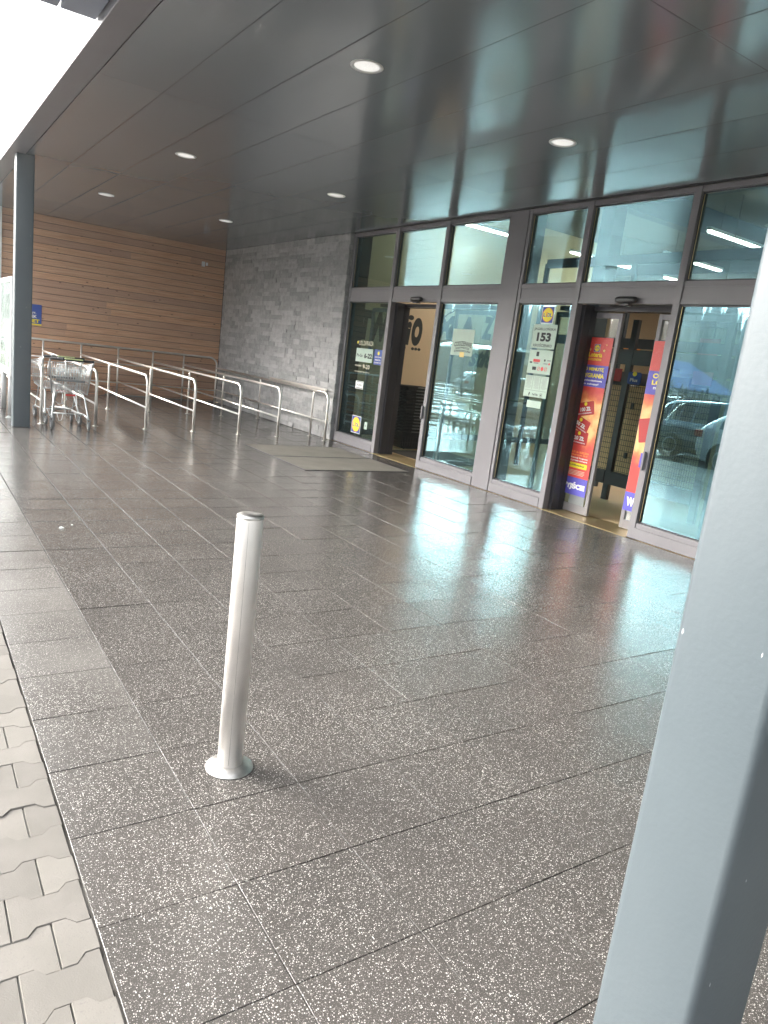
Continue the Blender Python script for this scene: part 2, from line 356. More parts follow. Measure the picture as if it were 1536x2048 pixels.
def plate(m,parent,M3,org,wd,ht,th=0,name='panel',rot=0,n=0,t=.0008,rnd_=0):
    """flat rectangle (or ellipse when n>0) of thickness t standing th proud of the plane"""
    ca,sa=math.cos(rot),math.sin(rot)
    if n: pts=[(math.cos(2*PI*k/n)*wd/2,math.sin(2*PI*k/n)*ht/2) for k in range(n)]
    elif rnd_:
        pts=[]
        for cx,cy,a0 in ((1,1,0),(-1,1,90),(-1,-1,180),(1,-1,270)):
            for k in range(5):
                a=R(a0+k*22.5); pts.append((cx*(wd/2-rnd_)+rnd_*math.cos(a),cy*(ht/2-rnd_)+rnd_*math.sin(a)))
    else: pts=[(-wd/2,-ht/2),(wd/2,-ht/2),(wd/2,ht/2),(-wd/2,ht/2)]
    pts=[(a*ca-b*sa,a*sa+b*ca) for a,b in pts]; k=len(pts)
    vs=[M3@Vector((a,b,th)) for a,b in pts]+[M3@Vector((a,b,th+t)) for a,b in pts]
    fs=[tuple(range(k))[::-1],tuple(range(k,2*k))]+[(i,(i+1)%k,k+(i+1)%k,k+i) for i in range(k)]
    o=MB().add([(org[0]+p.x,org[1]+p.y,org[2]+p.z) for p in vs],fs).build(name,m,parent)
    return o
def logo(parent,M3,org,sz,th=.001,sub=True):
    """square blue emblem with a red-rimmed yellow disc and lettering"""
    b=plate('whiteink',parent,M3,org,sz*1.04,sz*1.04,th,'emblem',t=.0006)
    for nm,m,wd,t2,n in (('blue_square','blue',sz*.97,.0010,0),('red_ring','red',sz*.90,.0016,32),('yellow_disc','yellow',sz*.84,.0022,32)):
        plate(m,b,M3,org,wd,wd,th+t2,nm,n=n,t=.0005)
    for s,mm,dx,wd,dy,ht in (('L','blue',-.26,.19,-.01,.22),('i','red',-.08,.07,.02,.30),('D','blue',.10,.21,-.01,.22),('L','blue',.30,.17,-.01,.22)):
        p=M3@Vector((dx*sz,dy*sz,0)); text(s,mm,b,M3,(org[0]+p.x,org[1]+p.y,org[2]+p.z),wd*sz,ht*sz,.035,th+.0032)
    return b

# ============================================================ SETTING
H=3.54            # soffit height
XE=.41            # kerbless edge between block pavers and tiles
TX,TY,TY0=.39,.385,1.674-8*.385
def ground():
    tag(box(-700,900,-700,900,-.45,-.24).build('ground','ground'),kind='structure')
    tag(box(-52,-1.9,-30,75,-.30,-.115).build('car_park','asphalt'),kind='structure')
    mb=MB(); rr=random.Random(3)
    j=0; y=TY0-TY*2
    while y<17.0:
        for i in range(0,16):
            x=XE+i*TX; g=.0015+.0028*min(1,max(0,(y-3.4)/2.6))+rr.uniform(-.0004,.0004); b=.0011
            x0,x1,y0,y1=x+g,x+TX-g,y+g,y+TY-g
            if x1>6.42 and y>-2: x1=min(x1,6.42)
            if x1-x0<.03: continue
            dz=rr.gauss(0,.0005); ax=rr.gauss(0,.0022); ay=rr.gauss(0,.0022)
            def zz(px,py): return dz+(px-(x0+x1)/2)*ax+(py-(y0+y1)/2)*ay
            # slightly dished top: 4x4 grid inside a bevel
            n=4; vs=[]; fs=[]; rr_k=rr.uniform(.1,1.7)
            for a in range(n+1):
                for c in range(n+1):
                    u=a/n; v=c/n; px=x0+b+(x1-x0-2*b)*u; py=y0+b+(y1-y0-2*b)*v
                    cu=(2*u-1)**2+(2*v-1)**2
                    vs.append((px,py,zz(px,py)-.0007*(2-cu)*rr_k))
            for a in range(n):
                for c in range(n): k=a*(n+1)+c; fs.append((k,k+n+1,k+n+2,k+1))
            ring=[(x0,y0),(x1,y0),(x1,y1),(x0,y1)]; cor=[0,n*(n+1),n*(n+1)+n,n]; k=len(vs)
            vs+=[(p[0],p[1],zz(*p)-.0008) for p in ring]+[(p[0],p[1],-.02) for p in ring]
            edges=[[a*(n+1) for a in range(n+1)],[n*(n+1)+c for c in range(n+1)],[a*(n+1)+n for a in range(n,-1,-1)],[c for c in range(n,-1,-1)]]
            for e in range(4):
                fs.append(tuple([k+e,k+(e+1)%4]+edges[e][::-1])); fs.append((k+e,k+4+e,k+4+(e+1)%4,k+(e+1)%4))
            mb.add(vs,fs,0,False)
        y+=TY
    tag(mb.build('pavement','tiles',fix=False),kind='structure')
    tag(box(XE-.008,6.42,TY0-1,17.04,-.11,-.0065).build('pavement_bed','grout'),kind='structure')
    # block pavers: wide ends, narrow waist
    mb=MB(); L,P=.19,.1342; xs=XE-.006
    hy=.081; wy=.0535
    for r in range(-26,112):
        cy=1.797+r*P
        for q in range(0,13):
            cx=xs-.095*(1 if r%2==0 else 0)-L*q
            prof=[(-.0935,hy),(-.060,hy),(-.036,wy),(.036,wy),(.060,hy),(.0935,hy)]
            pts=prof+[(a,-b) for a,b in prof[::-1]]
            pts=[(cx+a,cy+b) for a,b in pts]
            pts=[(max(-1.752,min(a,xs)),b) for a,b in pts]
            if max(p[0] for p in pts)-min(p[0] for p in pts)<.02: continue
            dz=rr.gauss(0,.0012); n=len(pts)
            mx=sum(p[0] for p in pts)/n; my=cy
            ins=[(mx+(a-mx)*.98,my+(b-my)*.972) for a,b in pts]
            vs=[(a,b,dz) for a,b in ins]+[(a,b,dz-.004) for a,b in pts]+[(a,b,-.03) for a,b in pts]
            fs=[tuple(range(n))[::-1]]+[(i,(i+1)%n,n+(i+1)%n,n+i) for i in range(n)]+[(n+i,n+(i+1)%n,2*n+(i+1)%n,2*n+i) for i in range(n)]
            mb.add(vs,fs)
    o=mb.build('path','block'); tag(o,kind='structure')
    tag(box(-1.75,XE-.010,-3,17,-.12,-.012).build('path_bed','kerb'),kind='structure')
    tag(box(-1.90,-1.76,-3,40,-.2,.004,b=.012).build('kerb','kerb'),kind='structure')
ground()
def hills():
    rr=random.Random(11); mb=MB(); n=120; prof=[(150,-1),(190,8),(250,32),(320,62),(420,80),(560,60)]
    def hz(a,k,z): return z*(.80+.50*min(1,max(0,(math.degrees(a)+18)/16)))*(.72+.28*math.sin(a*2.3+.6)+.13*math.sin(a*7+k)+.05*math.sin(a*17+2*k)) if z>0 else z
    for i in range(n+1):
        a=R(-125)+R(190)*i/n
        for k,(r_,z) in enumerate(prof): mb.v.append((math.sin(a)*r_,math.cos(a)*r_,hz(a,k,z)))
    m=len(prof)
    for i in range(n):
        for k in range(m-1): mb.f.append((i*m+k,(i+1)*m+k,(i+1)*m+k+1,i*m+k+1)); mb.mi.append(0); mb.sm.append(True)
    tag(mb.build('hill','hill',fix=False),kind='structure')
    mb=MB()
    for t in range(3600):
        a=R(-125)+R(190)*rr.random(); u=rr.uniform(1.1,3.95); k=int(u); f=u-k
        r_=prof[k][0]*(1-f)+prof[k+1][0]*f; z=hz(a,k,prof[k][1])*(1-f)+hz(a,k+1,prof[k+1][1])*f
        x,y=math.sin(a)*r_,math.cos(a)*r_; h=rr.uniform(8,18); wdt=h*rr.uniform(.13,.2); n_=7; L_=5
        for lay in range(L_):
            z0=z+h*(.06+.17*lay); z1=z+h*min(1,.42+.16*lay); rr_=wdt*(1-.18*lay)
            vs=[]
            for c in range(n_*2):
                q=rr_*(rr.uniform(.8,1.15) if c%2==0 else rr.uniform(.4,.65)); vs.append((x+q*math.cos(PI*c/n_),y+q*math.sin(PI*c/n_),z0-(rr.uniform(.1,1.0) if c%2==0 else -.3)))
            vs.append((x+rr.uniform(-.15,.15),y,z1))
            mb.add(vs,[(c,(c+1)%(n_*2),n_*2) for c in range(n_*2)])
    tag(mb.build('forest','conifer',fix=False),'dense conifer forest covering the hillside beyond the car park','forest',kind='stuff')
hills()
# ------------------------------------------------------------ timber wall
def timber_wall():
    t=thing('timber_wall',(4,17.05,0),'larch board cladding wall of horizontal planks closing the far end of the canopy','wall')
    mb=MB(); rr=random.Random(5); z=H; 
    while z>0.01:
        z1=z-.002; z0=max(z-.1395,.012); 
        xs=[1.73]; x=1.73+rr.uniform(1.2,4)
        while x<6.0: xs.append(x); x+=rr.uniform(2.4,4.2)
        xs.append(6.39)
        for a,b in zip(xs,xs[1:]):
            x0,x1=a+.001,b-.001; y=17.05+rr.uniform(-.0015,.0015)
            c=.005
            mb.add([(x0,y,z0+.009),(x1,y,z0+.009),(x1,y,z1-c),(x0,y,z1-c),(x0,y+.012,z0+.004),(x1,y+.012,z0+.004),(x1,y+.012,z1),(x0,y+.012,z1)],
                   [(0,1,2,3),(0,4,5,1),(3,2,6,7),(4,0,3,7),(1,5,6,2)])
        z-=.14
    mb.build('planks','timber',t,fix=False)
    box(1.71,6.40,17.066,17.30,0,H+.3).build('backing_wall','baseb',t)
    box(1.60,1.727,16.99,17.31,0,H+.02,b=.004).build('corner_trim','white',t)
    box(1.73,6.39,17.032,17.062,.0,.011).build('base_trim','kerb',t)
timber_wall()
# ------------------------------------------------------------ stone wall
def stone_wall():
    t=thing('stone_wall',(6.5,14.2,0),'grey split stone ledger wall between the timber cladding and the glass front','wall')
    mb=MB(); rr=random.Random(8); z=.005; F=6.40
    while z<H-.005:
        h=rr.choice((.075,.09,.09,.105)); z1=min(z+h,H)
        def st(y0,y1,lo=.0):
            p=lo+rr.uniform(0,.014); vs=[]; n=max(2,int((y1-y0)/.07)+1); 
            for a in range(n+1):
                for c in range(3):
                    yy=y0+.001+(y1-y0-.002)*a/n; zz=z+.0008+(z1-z-.0016)*c/2
                    e=.0035 if (a in(0,n) or c!=1) else 0
                    vs.append((F-p+e+rr.uniform(-.003,.003),yy,zz))
            fs=[(a*3+c,a*3+c+1,(a+1)*3+c+1,(a+1)*3+c) for a in range(n) for c in range(2)]
            k=len(vs)
            ring=[a*3 for a in range(n+1)]+[n*3+1,n*3+2]+[a*3+2 for a in range(n-1,-1,-1)]+[1]
            vs+=[(F+.04,vs[i][1],vs[i][2]) for i in ring]; m=len(ring)
            fs+=[(ring[i],ring[(i+1)%m],k+(i+1)%m,k+i) for i in range(m)]
            mb.add(vs,fs)
        y=11.285-rr.uniform(0,.006)
        while y<17.03:
            y1=min(y+rr.choice((.12,.2,.26,.32,.38,.45,.5)),17.04)
            if 17.04-y1<.06: y1=17.04
            st(y,y1); y=y1
        # return stones turned towards the glass front
        yy=11.29; x=F+.002
        while x<6.58:
            x1=min(x+rr.uniform(.06,.16),6.60); p=rr.uniform(0,.012)
            mb.box(x+.001,x1-.001,yy-p-.004,yy+.06,z+.001,z1-.001); x=x1
        z=z1
    mb.build('ledger_stones','stone',t,fix=False)
    box(6.43,6.85,11.30,17.30,0,H+.3).build('core','baseb',t)
stone_wall()
# ------------------------------------------------------------ canopy
def canopy():
    t=thing('canopy',(3.8,8,H),'large flat canopy roof with glossy dark grey ceiling panels over the shop entrance','canopy')
    mb=MB(); rr=random.Random(2)
    xs=[1.395,1.925,2.52,3.115,3.755,4.45,5.09,5.72,6.40]; ys=[-3.1,-1.07,2.93,6.93,10.93,14.93,17.045]
    for a in range(len(xs)-1):
        for c in range(len(ys)-1):
            x0,x1,y0,y1=xs[a]+.003,xs[a+1]-.003,ys[c]+.003,ys[c+1]-.003; b=.0008; tz=rr.uniform(-.0007,.0007)
            # gently bowed sheet
            n=6; m=12; vs=[];fs=[]
            for i in range(n+1):
                for j in range(m+1):
                    u=(0,.006,.3,.5,.7,.994,1)[i]; v=0 if j==0 else 1 if j==m else .001 if j==1 else .999 if j==m-1 else j/m; e=1 if (i in(0,n) or j in(0,m)) else 0
                    vs.append((x0+(x1-x0)*u,y0+(y1-y0)*v,H+(b if e else 0)-.0003*math.sin(PI*u)*math.sin(PI*v)*(1+tz*300)+(u-.5)*tz))
            for i in range(n):
                for j in range(m): k=i*(m+1)+j; fs.append((k,k+1,k+m+2,k+m+1))
            mb.add(vs,fs,0,False)
    mb.build('ceiling_panels','ceiling',t,fix=False)
    box(1.40,6.44,-3.15,17.3,H+.012,H+.30).build('roof_deck','baseb',t)
    box(6.405,6.45,-3.15,11.28,H-.002,H+.01).build('edge_strip','framedark',t)
    box(1.185,1.392,-3.15,17.31,H+.001,H+.42,b=.006).build('fascia','frame',t)
    # raised sign beam projecting over the edge of the canopy
    mb=MB()
    for x0,x1 in ((-.02,.932),(.945,1.18)): mb.box(x0,x1,3.2,5.99,H+.06,H+.40,b=.01)
    mb.build('projecting_box','soffit',t)
canopy()
def columns():
    for (x0,x1,y0,y1,lab) in ((1.285,1.527,.579,.790,'blue grey square steel column, scratched, close by at the right of the path edge'),
                              (1.285,1.503,11.10,11.31,'blue grey square steel column standing beside the shopping trolleys')):
        t=thing('steel_column',((x0+x1)/2,(y0+y1)/2,0),lab,'column','steel columns holding up the canopy')
        mb=MB(); b=.018; n=5; pts=[]
        for cx,cy,a0 in ((x1-b,y1-b,0),(x0+b,y1-b,90),(x0+b,y0+b,180),(x1-b,y0+b,270)):
            for k in range(n): a=R(a0+k*90/(n-1)); pts.append((cx+b*math.cos(a),cy+b*math.sin(a)))
        zs=[0.004+i*(H-.004)/12 for i in range(13)]; m=len(pts)
        vs=[(p[0],p[1],z) for z in zs for p in pts]; fs=[(i*m+k,i*m+(k+1)%m,(i+1)*m+(k+1)%m,(i+1)*m+k) for i in range(12) for k in range(m)]
        mb.add(vs,fs,0,True).build('post','column',t)
        box(x0-.012,x1+.012,y0-.012,y1+.012,.001,.007,b=.002).build('base_plate','framedark',t)
columns()
# ------------------------------------------------------------ glass front
GX=6.52; FX=6.47
BAYS=[('fix',11.20,9.98),('door',9.89,8.70),('fix',8.62,7.39),('pillar',7.34,7.04),('fix',6.99,6.10),('door',6.02,4.76),('fix',4.68,3.46),('pillar',3.41,3.11),('fix',3.06,1.84),('fix',1.76,.54),('fix',.46,-.76),('pillar',-.81,-1.11),('fix',-1.16,-2.5)]
def glass_front():
    t=thing('glass_front',(6.5,7,0),'tall grey framed glass shop front with sliding doors and upper windows','shopfront')
    mb=MB(); e=11.27; D=.085
    def ver(y0,y1,z0,z1,x0=FX,x1=FX+D): mb.box(x0,x1,y0,y1,z0,z1,b=.003)
    ver(11.203,11.272,.0,H-.002)
    edges=[]
    for (k,a,b),(k2,a2,b2) in zip(BAYS,BAYS[1:]):
        if 'pillar' in (k,k2):
            y0,y1=(a2,b) if k2=='pillar' else (a2,b); ver(y0,y1,.0,H-.002)
        else: ver(a2,b,.0,H-.002,FX-.006)
    for k,a,b in BAYS:
        if k=='pillar':
            mb.box(FX-.012,FX+.30,b+.001,a-.001,0.002,H-.003,b=.004); continue
        y0,y1=b+.001,a-.001
        mb.box(FX+.004,FX+D-.003,y0,y1,3.485,H-.002,b=.002)
        mb.box(FX+.003,FX+D-.003,y0,y1,2.598,2.648,b=.002)
        mb.box(FX+.010,FX+D+.2,y0,y1,2.478,2.597)
        mb.box(FX+.002,FX+D-.003,y0,y1,2.425,2.477,b=.002)
        if k=='fix':
            mb.box(FX+.003,FX+D-.003,y0,y1,.118,.172,b=.002)
            mb.box(FX-.012,FX+D-.003,y0,y1,.003,.117,b=.002)
    mb.build('frame','frame',t)
    for k,a,b in BAYS:
        if k=='pillar': continue
        for z0,z1,full in ((2.652,3.482,1),(.176,2.422,0)):
            if k=='door' and not full: continue
            y0,y1=b+.002,a-.002
            g=MB()
            for q in ((y0,y0+.014,z0,z1),(y1-.014,y1,z0,z1),(y0+.015,y1-.015,z0,z0+.012),(y0+.015,y1-.015,z1-.012,z1)): g.box(GX-.022,GX+.022,*q)
            f=g.build('window','framedark',t); f['label']='upper pane of the shop front' if full else 'lower pane of the shop front'
            p=box(GX-.004,GX+.004,y0+.012,y1-.012,z0+.010,z1-.010).build('pane','glass',f); 
            ed=MB()
            for yy in (y1-.020,): ed.box(GX-.0235,GX-.0225,yy,yy+.006,z0+.02,z1-.02)
            ed.build('brass_edge','goldmetal',f)
    # dark pocket jambs and sliding leaves
    for yj,xe in ((9.893,6.80),(6.023,6.765)):
        g=MB().box(FX+D+.001,xe-.10,yj-.055,yj,0.002,2.424).box(xe-.098,xe,yj-.060,yj+.002,0.002,2.424)
        g.build('door_jamb','framedark',t)
    def leaf(ya,yb,x,hy,full=True):
        """one glazed sliding leaf from ya (far) down to yb (near)"""
        g=MB(); s=.048
        g.box(x-.02,x+.02,ya-s,ya,.012,2.36,b=.002).box(x-.02,x+.02,yb,yb+s,.012,2.36,b=.002)
        g.box(x-.019,x+.019,yb+s,ya-s,.012,.11,b=.002).box(x-.019,x+.019,yb+s,ya-s,2.30,2.36,b=.002)
        f=g.build('sliding_door','frame',t)
        box(x-.004,x+.004,yb+s+.001,ya-s-.001,.112,2.298).build('pane','clearglass',f)
    leaf(6.60,5.585,6.775,0); leaf(5.105,4.10,6.775,0)
    # leaves of the first door, fully open behind the side panes
    leaf(10.95,9.93,6.81,0); leaf(8.655,7.62,6.81,0)
    box(6.70,6.85,4.2,6.5,2.375,2.424).build('door_track','framedark',t); box(6.72,6.87,7.8,10.6,2.375,2.424).build('door_track','framedark',t)
    for y in (8.675,4.722):
        g=MB().box(FX-.045,FX-.012,y-.013,y+.013,.735,.93,b=.004).box(FX-.013,FX-.004,y-.010,y+.010,.75,.77).box(FX-.013,FX-.004,y-.010,y+.010,.89,.91)
        g.build('door_handle','frame',t)
    box(6.44,6.9,4.76,6.02,-.004,.0035).build('threshold','goldmetal',t); box(6.44,6.9,8.70,9.89,-.004,.0035).build('threshold','goldmetal',t)
glass_front()
def sensors():
    for y,lab in ((9.16,'black oval motion sensor above the first open doorway near the stone wall'),(5.31,'black oval motion sensor above the exit door with the red banners')):
        t=thing('door_sensor',(6.44,y,2.46),lab,'motion sensor','motion sensors over the sliding doors')
        mb=MB(); n=16; P=[(y-.135,.018),(y-.125,.030),(y-.10,.036),(y,.038),(y+.10,.036),(y+.125,.030),(y+.135,.018)]
        vs=[(6.425+rr*1.1*math.cos(2*PI*k/n),yy,2.458+rr*math.sin(2*PI*k/n)) for yy,rr in P for k in range(n)]
        fs=[(i*n+k,i*n+(k+1)%n,(i+1)*n+(k+1)%n,(i+1)*n+k) for i in range(6) for k in range(n)]+[tuple(range(n)),tuple(6*n+k for k in range(n))]
        mb.add(vs,fs,0,True); mb.build('housing','blackplastic',t)
        box(6.40,6.468,y-.06,y+.06,2.40,2.418,b=.003).build('lens_window','framedark',t)
sensors()
# ============================================================ OBJECTS
def arc(c,r,a0,a1,n,f):
    return [f(c[0]+r*math.cos(R(a0+(a1-a0)*k/n)),c[1]+r*math.sin(R(a0+(a1-a0)*k/n))) for k in range(n+1)]
def bollard():
    t=thing('bollard',(1.0,2.252,0),'single brushed stainless steel bollard standing in the foreground of the tiled pavement','bollard')
    x,y=1.0,2.252
    MB().lathe([(.046,.008),(.046,.955),(.045,.960)],32,(x,y,0)).build('tube','steelb',t)
    MB().lathe([(.0457,.957),(.0467,.9585),(.0467,.966),(.043,.970),(.022,.9725),(.0001,.9735)],32,(x,y,0)).build('cap','steelflange',t)
    MB().lathe([(.088,.001),(.0875,.0035),(.058,.014),(.046,.019)],40,(x,y,0)).build('base_flange','steelflange',t)
    # weld seam of the rolled tube
    a=R(-118); MB().box(-.0009,.0009,-.0003,.0004,.03,.95).build('weld_seam','steelflange',t)
    o=[c for c in bpy.data.objects if c.name=='weld_seam'][0]; o.location=(.046*math.cos(a),.046*math.sin(a),0); o.rotation_euler=(0,0,a+PI/2)
bollard()
RX=[1.71,2.47,3.21,3.97,4.72,5.42]
def lane_rail(x,lab,y0=11.52,yb=16.62,last=False):
    t=thing('lane_rail',(x,y0,0),lab,'rail','tube rails dividing the trolley lanes')
    r=.0215; rc=.16; zt=.835
    fwd_=arc((y0+rc,zt-rc),rc,180,90,7,lambda a,b:(x,a,b))
    mb=MB().tube([(x,y0,.002),(x,y0,.35)]+fwd_+[(x,yb,zt)],r,10); mb.build('top_rail','steel',t)
    MB().tube([(x,y0+.018,.335),(x,yb,.335)],r*.80,8).build('mid_rail','steel',t)
    ps=[14.08] if not last else [14.05,11.68]
    for y in ps: MB().tube([(x,y,.002),(x,y,zt-.05),(x,y,zt-.012)],[r*.9,r*.9,r*.5],8).build('post','steel',t)
    for y in [y0]+ps: MB().lathe([(.046,.001),(.046,.005),(.024,.007)],16,(x,y,0)).build('foot_plate','steel',t)
for i,x in enumerate(RX):
    lane_rail(x,['stainless lane rail just left of the nearer shopping trolley','stainless lane rail just right of the nearer shopping trolley','stainless lane rail, third from the steel column','stainless lane rail in the middle of the row, fourth from the steel column',
      'stainless lane rail, second one out from the stone wall rail','stainless lane rail next to the one along the stone wall'][i],y0=[11.56,11.58,11.52,11.5,11.42,11.38][i])
lane_rail(6.21,'stainless lane rail running right along the grey stone wall',11.12,16.62,True)
def back_rail():
    t=thing('back_rail',(4,16.64,0),'three bar stainless rail running along the foot of the timber wall','rail')
    y=16.64; r=.0215; zt=1.065; xe=6.21; rc=.18
    MB().tube([(.55,y,zt),(3,y,zt),(xe-rc,y,zt)]+arc((xe-rc,zt-rc),rc,90,0,7,lambda a,b:(a,y,b))[1:]+[(xe,y,.4),(xe,y,.002)],r,10).build('top_rail','steel',t)
    MB().tube([(.55,y,.715),(xe-.01,y,.715)],r*.7,8).build('middle_rail','steel',t)
    MB().tube([(.55,y,.31),(xe-.01,y,.31)],r*.7,8).build('lower_rail','steel',t)
    for x in [.95]+RX: MB().tube([(x,y,.002),(x,y,zt-.01)],r*.9,8).build('post','steel',t)
back_rail()
t=thing('bumper_bar',(6.36,12.7,.85),'short flat steel bumper bar fixed on the stone wall above the last rail','bumper')
box(6.335,6.352,11.46,13.92,.845,.885,b=.004).build('bar','steel',t)
for y in (11.8,12.7,13.6): MB().tube([(6.352,y,.865),(6.397,y,.865)],.01,8).build('bracket','steel',t)
# ---- shopping trolleys (front towards +Y in their own frame)
def tubes(ls,r,n=5):
    mb=MB()
    for p in ls: mb.tube(p,r,n)
    return mb
def make_trolley():
    t=empty('shopping_trolley')
    # basket corner frames: rear (y=0) high & wide, front low & narrow
    RT=[(-.275,.02,.955),(.275,.02,.955)]; RB=[(-.225,.13,.50),(.225,.13,.50)]
    FT=[(-.205,.86,.86),(.205,.86,.86)]; FB=[(-.165,.82,.56),(.165,.82,.56)]
    V=Vector; lerp=lambda a,b,u:tuple(V(a)*(1-u)+V(b)*u)
    ls=[]
    for s in (0,1):
        n=22
        for k in range(n+1): u=k/n; ls.append([lerp(RT[s],FT[s],u),lerp(RB[s],FB[s],u)])
    n=11
    for k in range(n+1): u=k/n; ls.append([lerp(FT[0],FT[1],u),lerp(FB[0],FB[1],u)]); ls.append([lerp(RB[0],RB[1],u),lerp(FB[0],FB[1],u)])
    for k in range(10): u=(k+.5)/10; ls.append([lerp(RB[0],FB[0],u),lerp(RB[1],FB[1],u)])
    tubes(ls,.0019,4).build('wire_basket','chrome',t)
    ls=[]
    for u in (0,.33,.66,1):
        a,b,c,d=lerp(RT[0],RB[0],u),lerp(FT[0],FB[0],u),lerp(FT[1],FB[1],u),lerp(RT[1],RB[1],u); ls.append([a,b,c,d])
    tubes(ls,.004,6).build('basket_rim','chrome',t)
    # hinged rear gate
    g=[]; 
    for k in range(13): x=-.235+.47*k/12; g.append([(x,.06,.86),(x*.84,.15,.52)])
    for z,wd,yy in ((.86,.235,.06),(.74,.222,.09),(.63,.21,.12),(.52,.2,.15)): g.append([(-wd,yy,z),(wd,yy,z)])
    tubes(g,.0026,5).build('rear_gate','chrome',t)
    c=[]
    for k in range(11): x=-.17+.34*k/10; c.append([(x,.065,.90),(x,.035,.70)])
    c+=[[(-.185,.065,.905),(.185,.065,.905)],[(-.185,.035,.695),(.185,.035,.695)],[(-.185,.065,.905),(-.185,.035,.695)],[(.185,.065,.905),(.185,.035,.695)]]
    tubes(c,.0045,5).build('child_seat','chrome',t)
    box(-.19,.19,.028,.040,.675,.705,b=.004).build('seat_edge','greyplastic',t)
    h=MB().tube([(-.285,-.045,.985),(.285,-.045,.985)],.0165,10); h.build('handle','blackplastic',t)
    box(-.10,.14,-.068,-.024,.990,1.006,b=.005).build('handle_badge','lime',t)
    box(-.19,-.12,-.07,-.02,.985,1.012,b=.006).build('coin_lock','greyplastic',t)
    for s in (-1,1): MB().tube([(s*.282,-.045,.975),(s*.285,.0,.93),(s*.276,.03,.90),(s*.235,.12,.50)],.011,8).build('upright','chrome',t)
    # chassis: two side tubes rise from the rear casters, cross below the basket and reach the front casters
    for s in (-1,1):
        MB().tube([(s*.245,-.02,.155),(s*.24,.0,.19),(s*.205,.12,.44),(s*.19,.18,.485),(s*.16,.76,.53)],.0125,8).build('chassis_tube','chrome',t)
        MB().tube([(s*.245,-.01,.165),(s*.215,.20,.20),(s*.13,.80,.175),(s*.125,.86,.155)],.0125,8).build('lower_tube','chrome',t)
        MB().tube([(s*.13,.80,.18),(s*.14,.66,.40),(s*.15,.60,.52)],.009,6).build('strut','chrome',t)
    MB().tube([(-.205,.22,.20),(.205,.22,.20)],.009,6).build('cross_bar','chrome',t)
    w_=MB().tube([(-.09,.15,.49),(-.10,.11,.36),(-.03,.10,.30),(.03,.10,.30),(.10,.11,.36),(.09,.15,.49)],.006,6).tube([(-.16,.16,.21),(-.13,.12,.10),(-.10,.10,.12),(-.08,.12,.22)],.004,5).tube([(.16,.16,.21),(.13,.12,.10),(.10,.10,.12),(.08,.12,.22)],.004,5)
    w_.build('crate_hook','chrome',t)
    box(-.055,.075,.095,.112,.470,.492,b=.004).build('red_clip','red',t)
    for x,y in ((-.245,-.02),(.245,-.02),(-.125,.86),(.125,.86)):
        wq=MB().lathe([(.036,-.014),(.0625,-.013),(.0635,0),(.0625,.013),(.036,.014)],18,(x,y-.025,.0635),axis='x').build('wheel','tyre',t)
        MB().lathe([(.006,-.017),(.026,-.016),(.037,-.0155),(.0372,.0155),(.026,.016),(.006,.017)],14,(x,y-.025,.0635),axis='x').build('rim','white',wq)
        MB().box(x-.021,x-.018,y-.045,y+.015,.045,.145,b=.001).box(x+.018,x+.021,y-.045,y+.015,.045,.145,b=.001).box(x-.024,x+.024,y-.03,y+.02,.1455,.160,b=.003).build('fork','greyplastic',t)
    return t
tr=make_trolley(); tr.location=(2.02,11.09,0); tr.rotation_euler.z=R(-3)
tag(tr,'wire shopping trolley nearest the camera, its grey handle facing the shop entrance','shopping trolley','shopping trolleys parked in the lanes')
tr2=copy_tree(tr); tr2.location=(2.0,11.62,0); tr2.rotation_euler.z=R(9); tag(tr2,'wire shopping trolley pushed into the nearest one, behind it in the lane','shopping trolley','shopping trolleys parked in the lanes')
for i in range(9):
    c=copy_tree(tr); c.location=(.72+.01*(i%2),11.9+.27*i,0); c.rotation_euler.z=R(rnd.uniform(-2,2))
    tag(c,'wire shopping trolley nested in the row mirrored in the glass, '+['nearest end','second','third','fourth','middle','fourth from the far end','third from the far end','second from the far end','far end'][i],'shopping trolley','nested row of shopping trolleys')
# ---- timber wall fittings
t=thing('wall_sign',(2.1,17.04,1.3),'blue advertising panel with yellow and white lettering on the timber wall','sign')
cx,cz=2.14,1.54; plate('blue',t,FACEY,(cx,17.040,cz),.69,.42,0,'sign_panel',t=.008)
plate('yellow',t,FACEY,(cx,17.030,cz-.195),.69,.03,.0,'yellow_stripe',t=.002)
text('WYNAJEM',  'whiteink',t,FACEY,(2.02,17.029,1.70),.36,.045,.02)
text('rr.', 'whiteink',t,FACEY,(2.345,17.029,1.575),.07,.04,.03)
text('EK', 'whiteink',t,FACEY,(2.345,17.029,1.505),.11,.06,.05)
text('INTERNET','yellow',t,FACEY,(2.16,17.029,1.415),.58,.072,.05)
t=thing('wall_socket_box',(5.88,17.04,3.13),'two small white junction boxes high on the timber wall near the stone corner','junction box')
box(5.825,5.895,17.0,17.045,3.09,3.20,b=.005).build('large_box','white',t); box(5.925,5.965,17.01,17.045,3.12,3.19,b=.004).build('small_box','white',t)
t=thing('hose',(3,16.8,0),'peach coloured hose lying on the floor along the foot of the timber wall','hose')
MB().tube([(1.8,16.80,.014),(2.3,16.83,.014),(2.9,16.86,.014),(3.35,16.83,.014),(3.62,16.80,.014),(3.76,16.86,.02),(3.78,16.93,.05),(3.75,16.97,.10)],.013,8).build('tubing','copper',t)
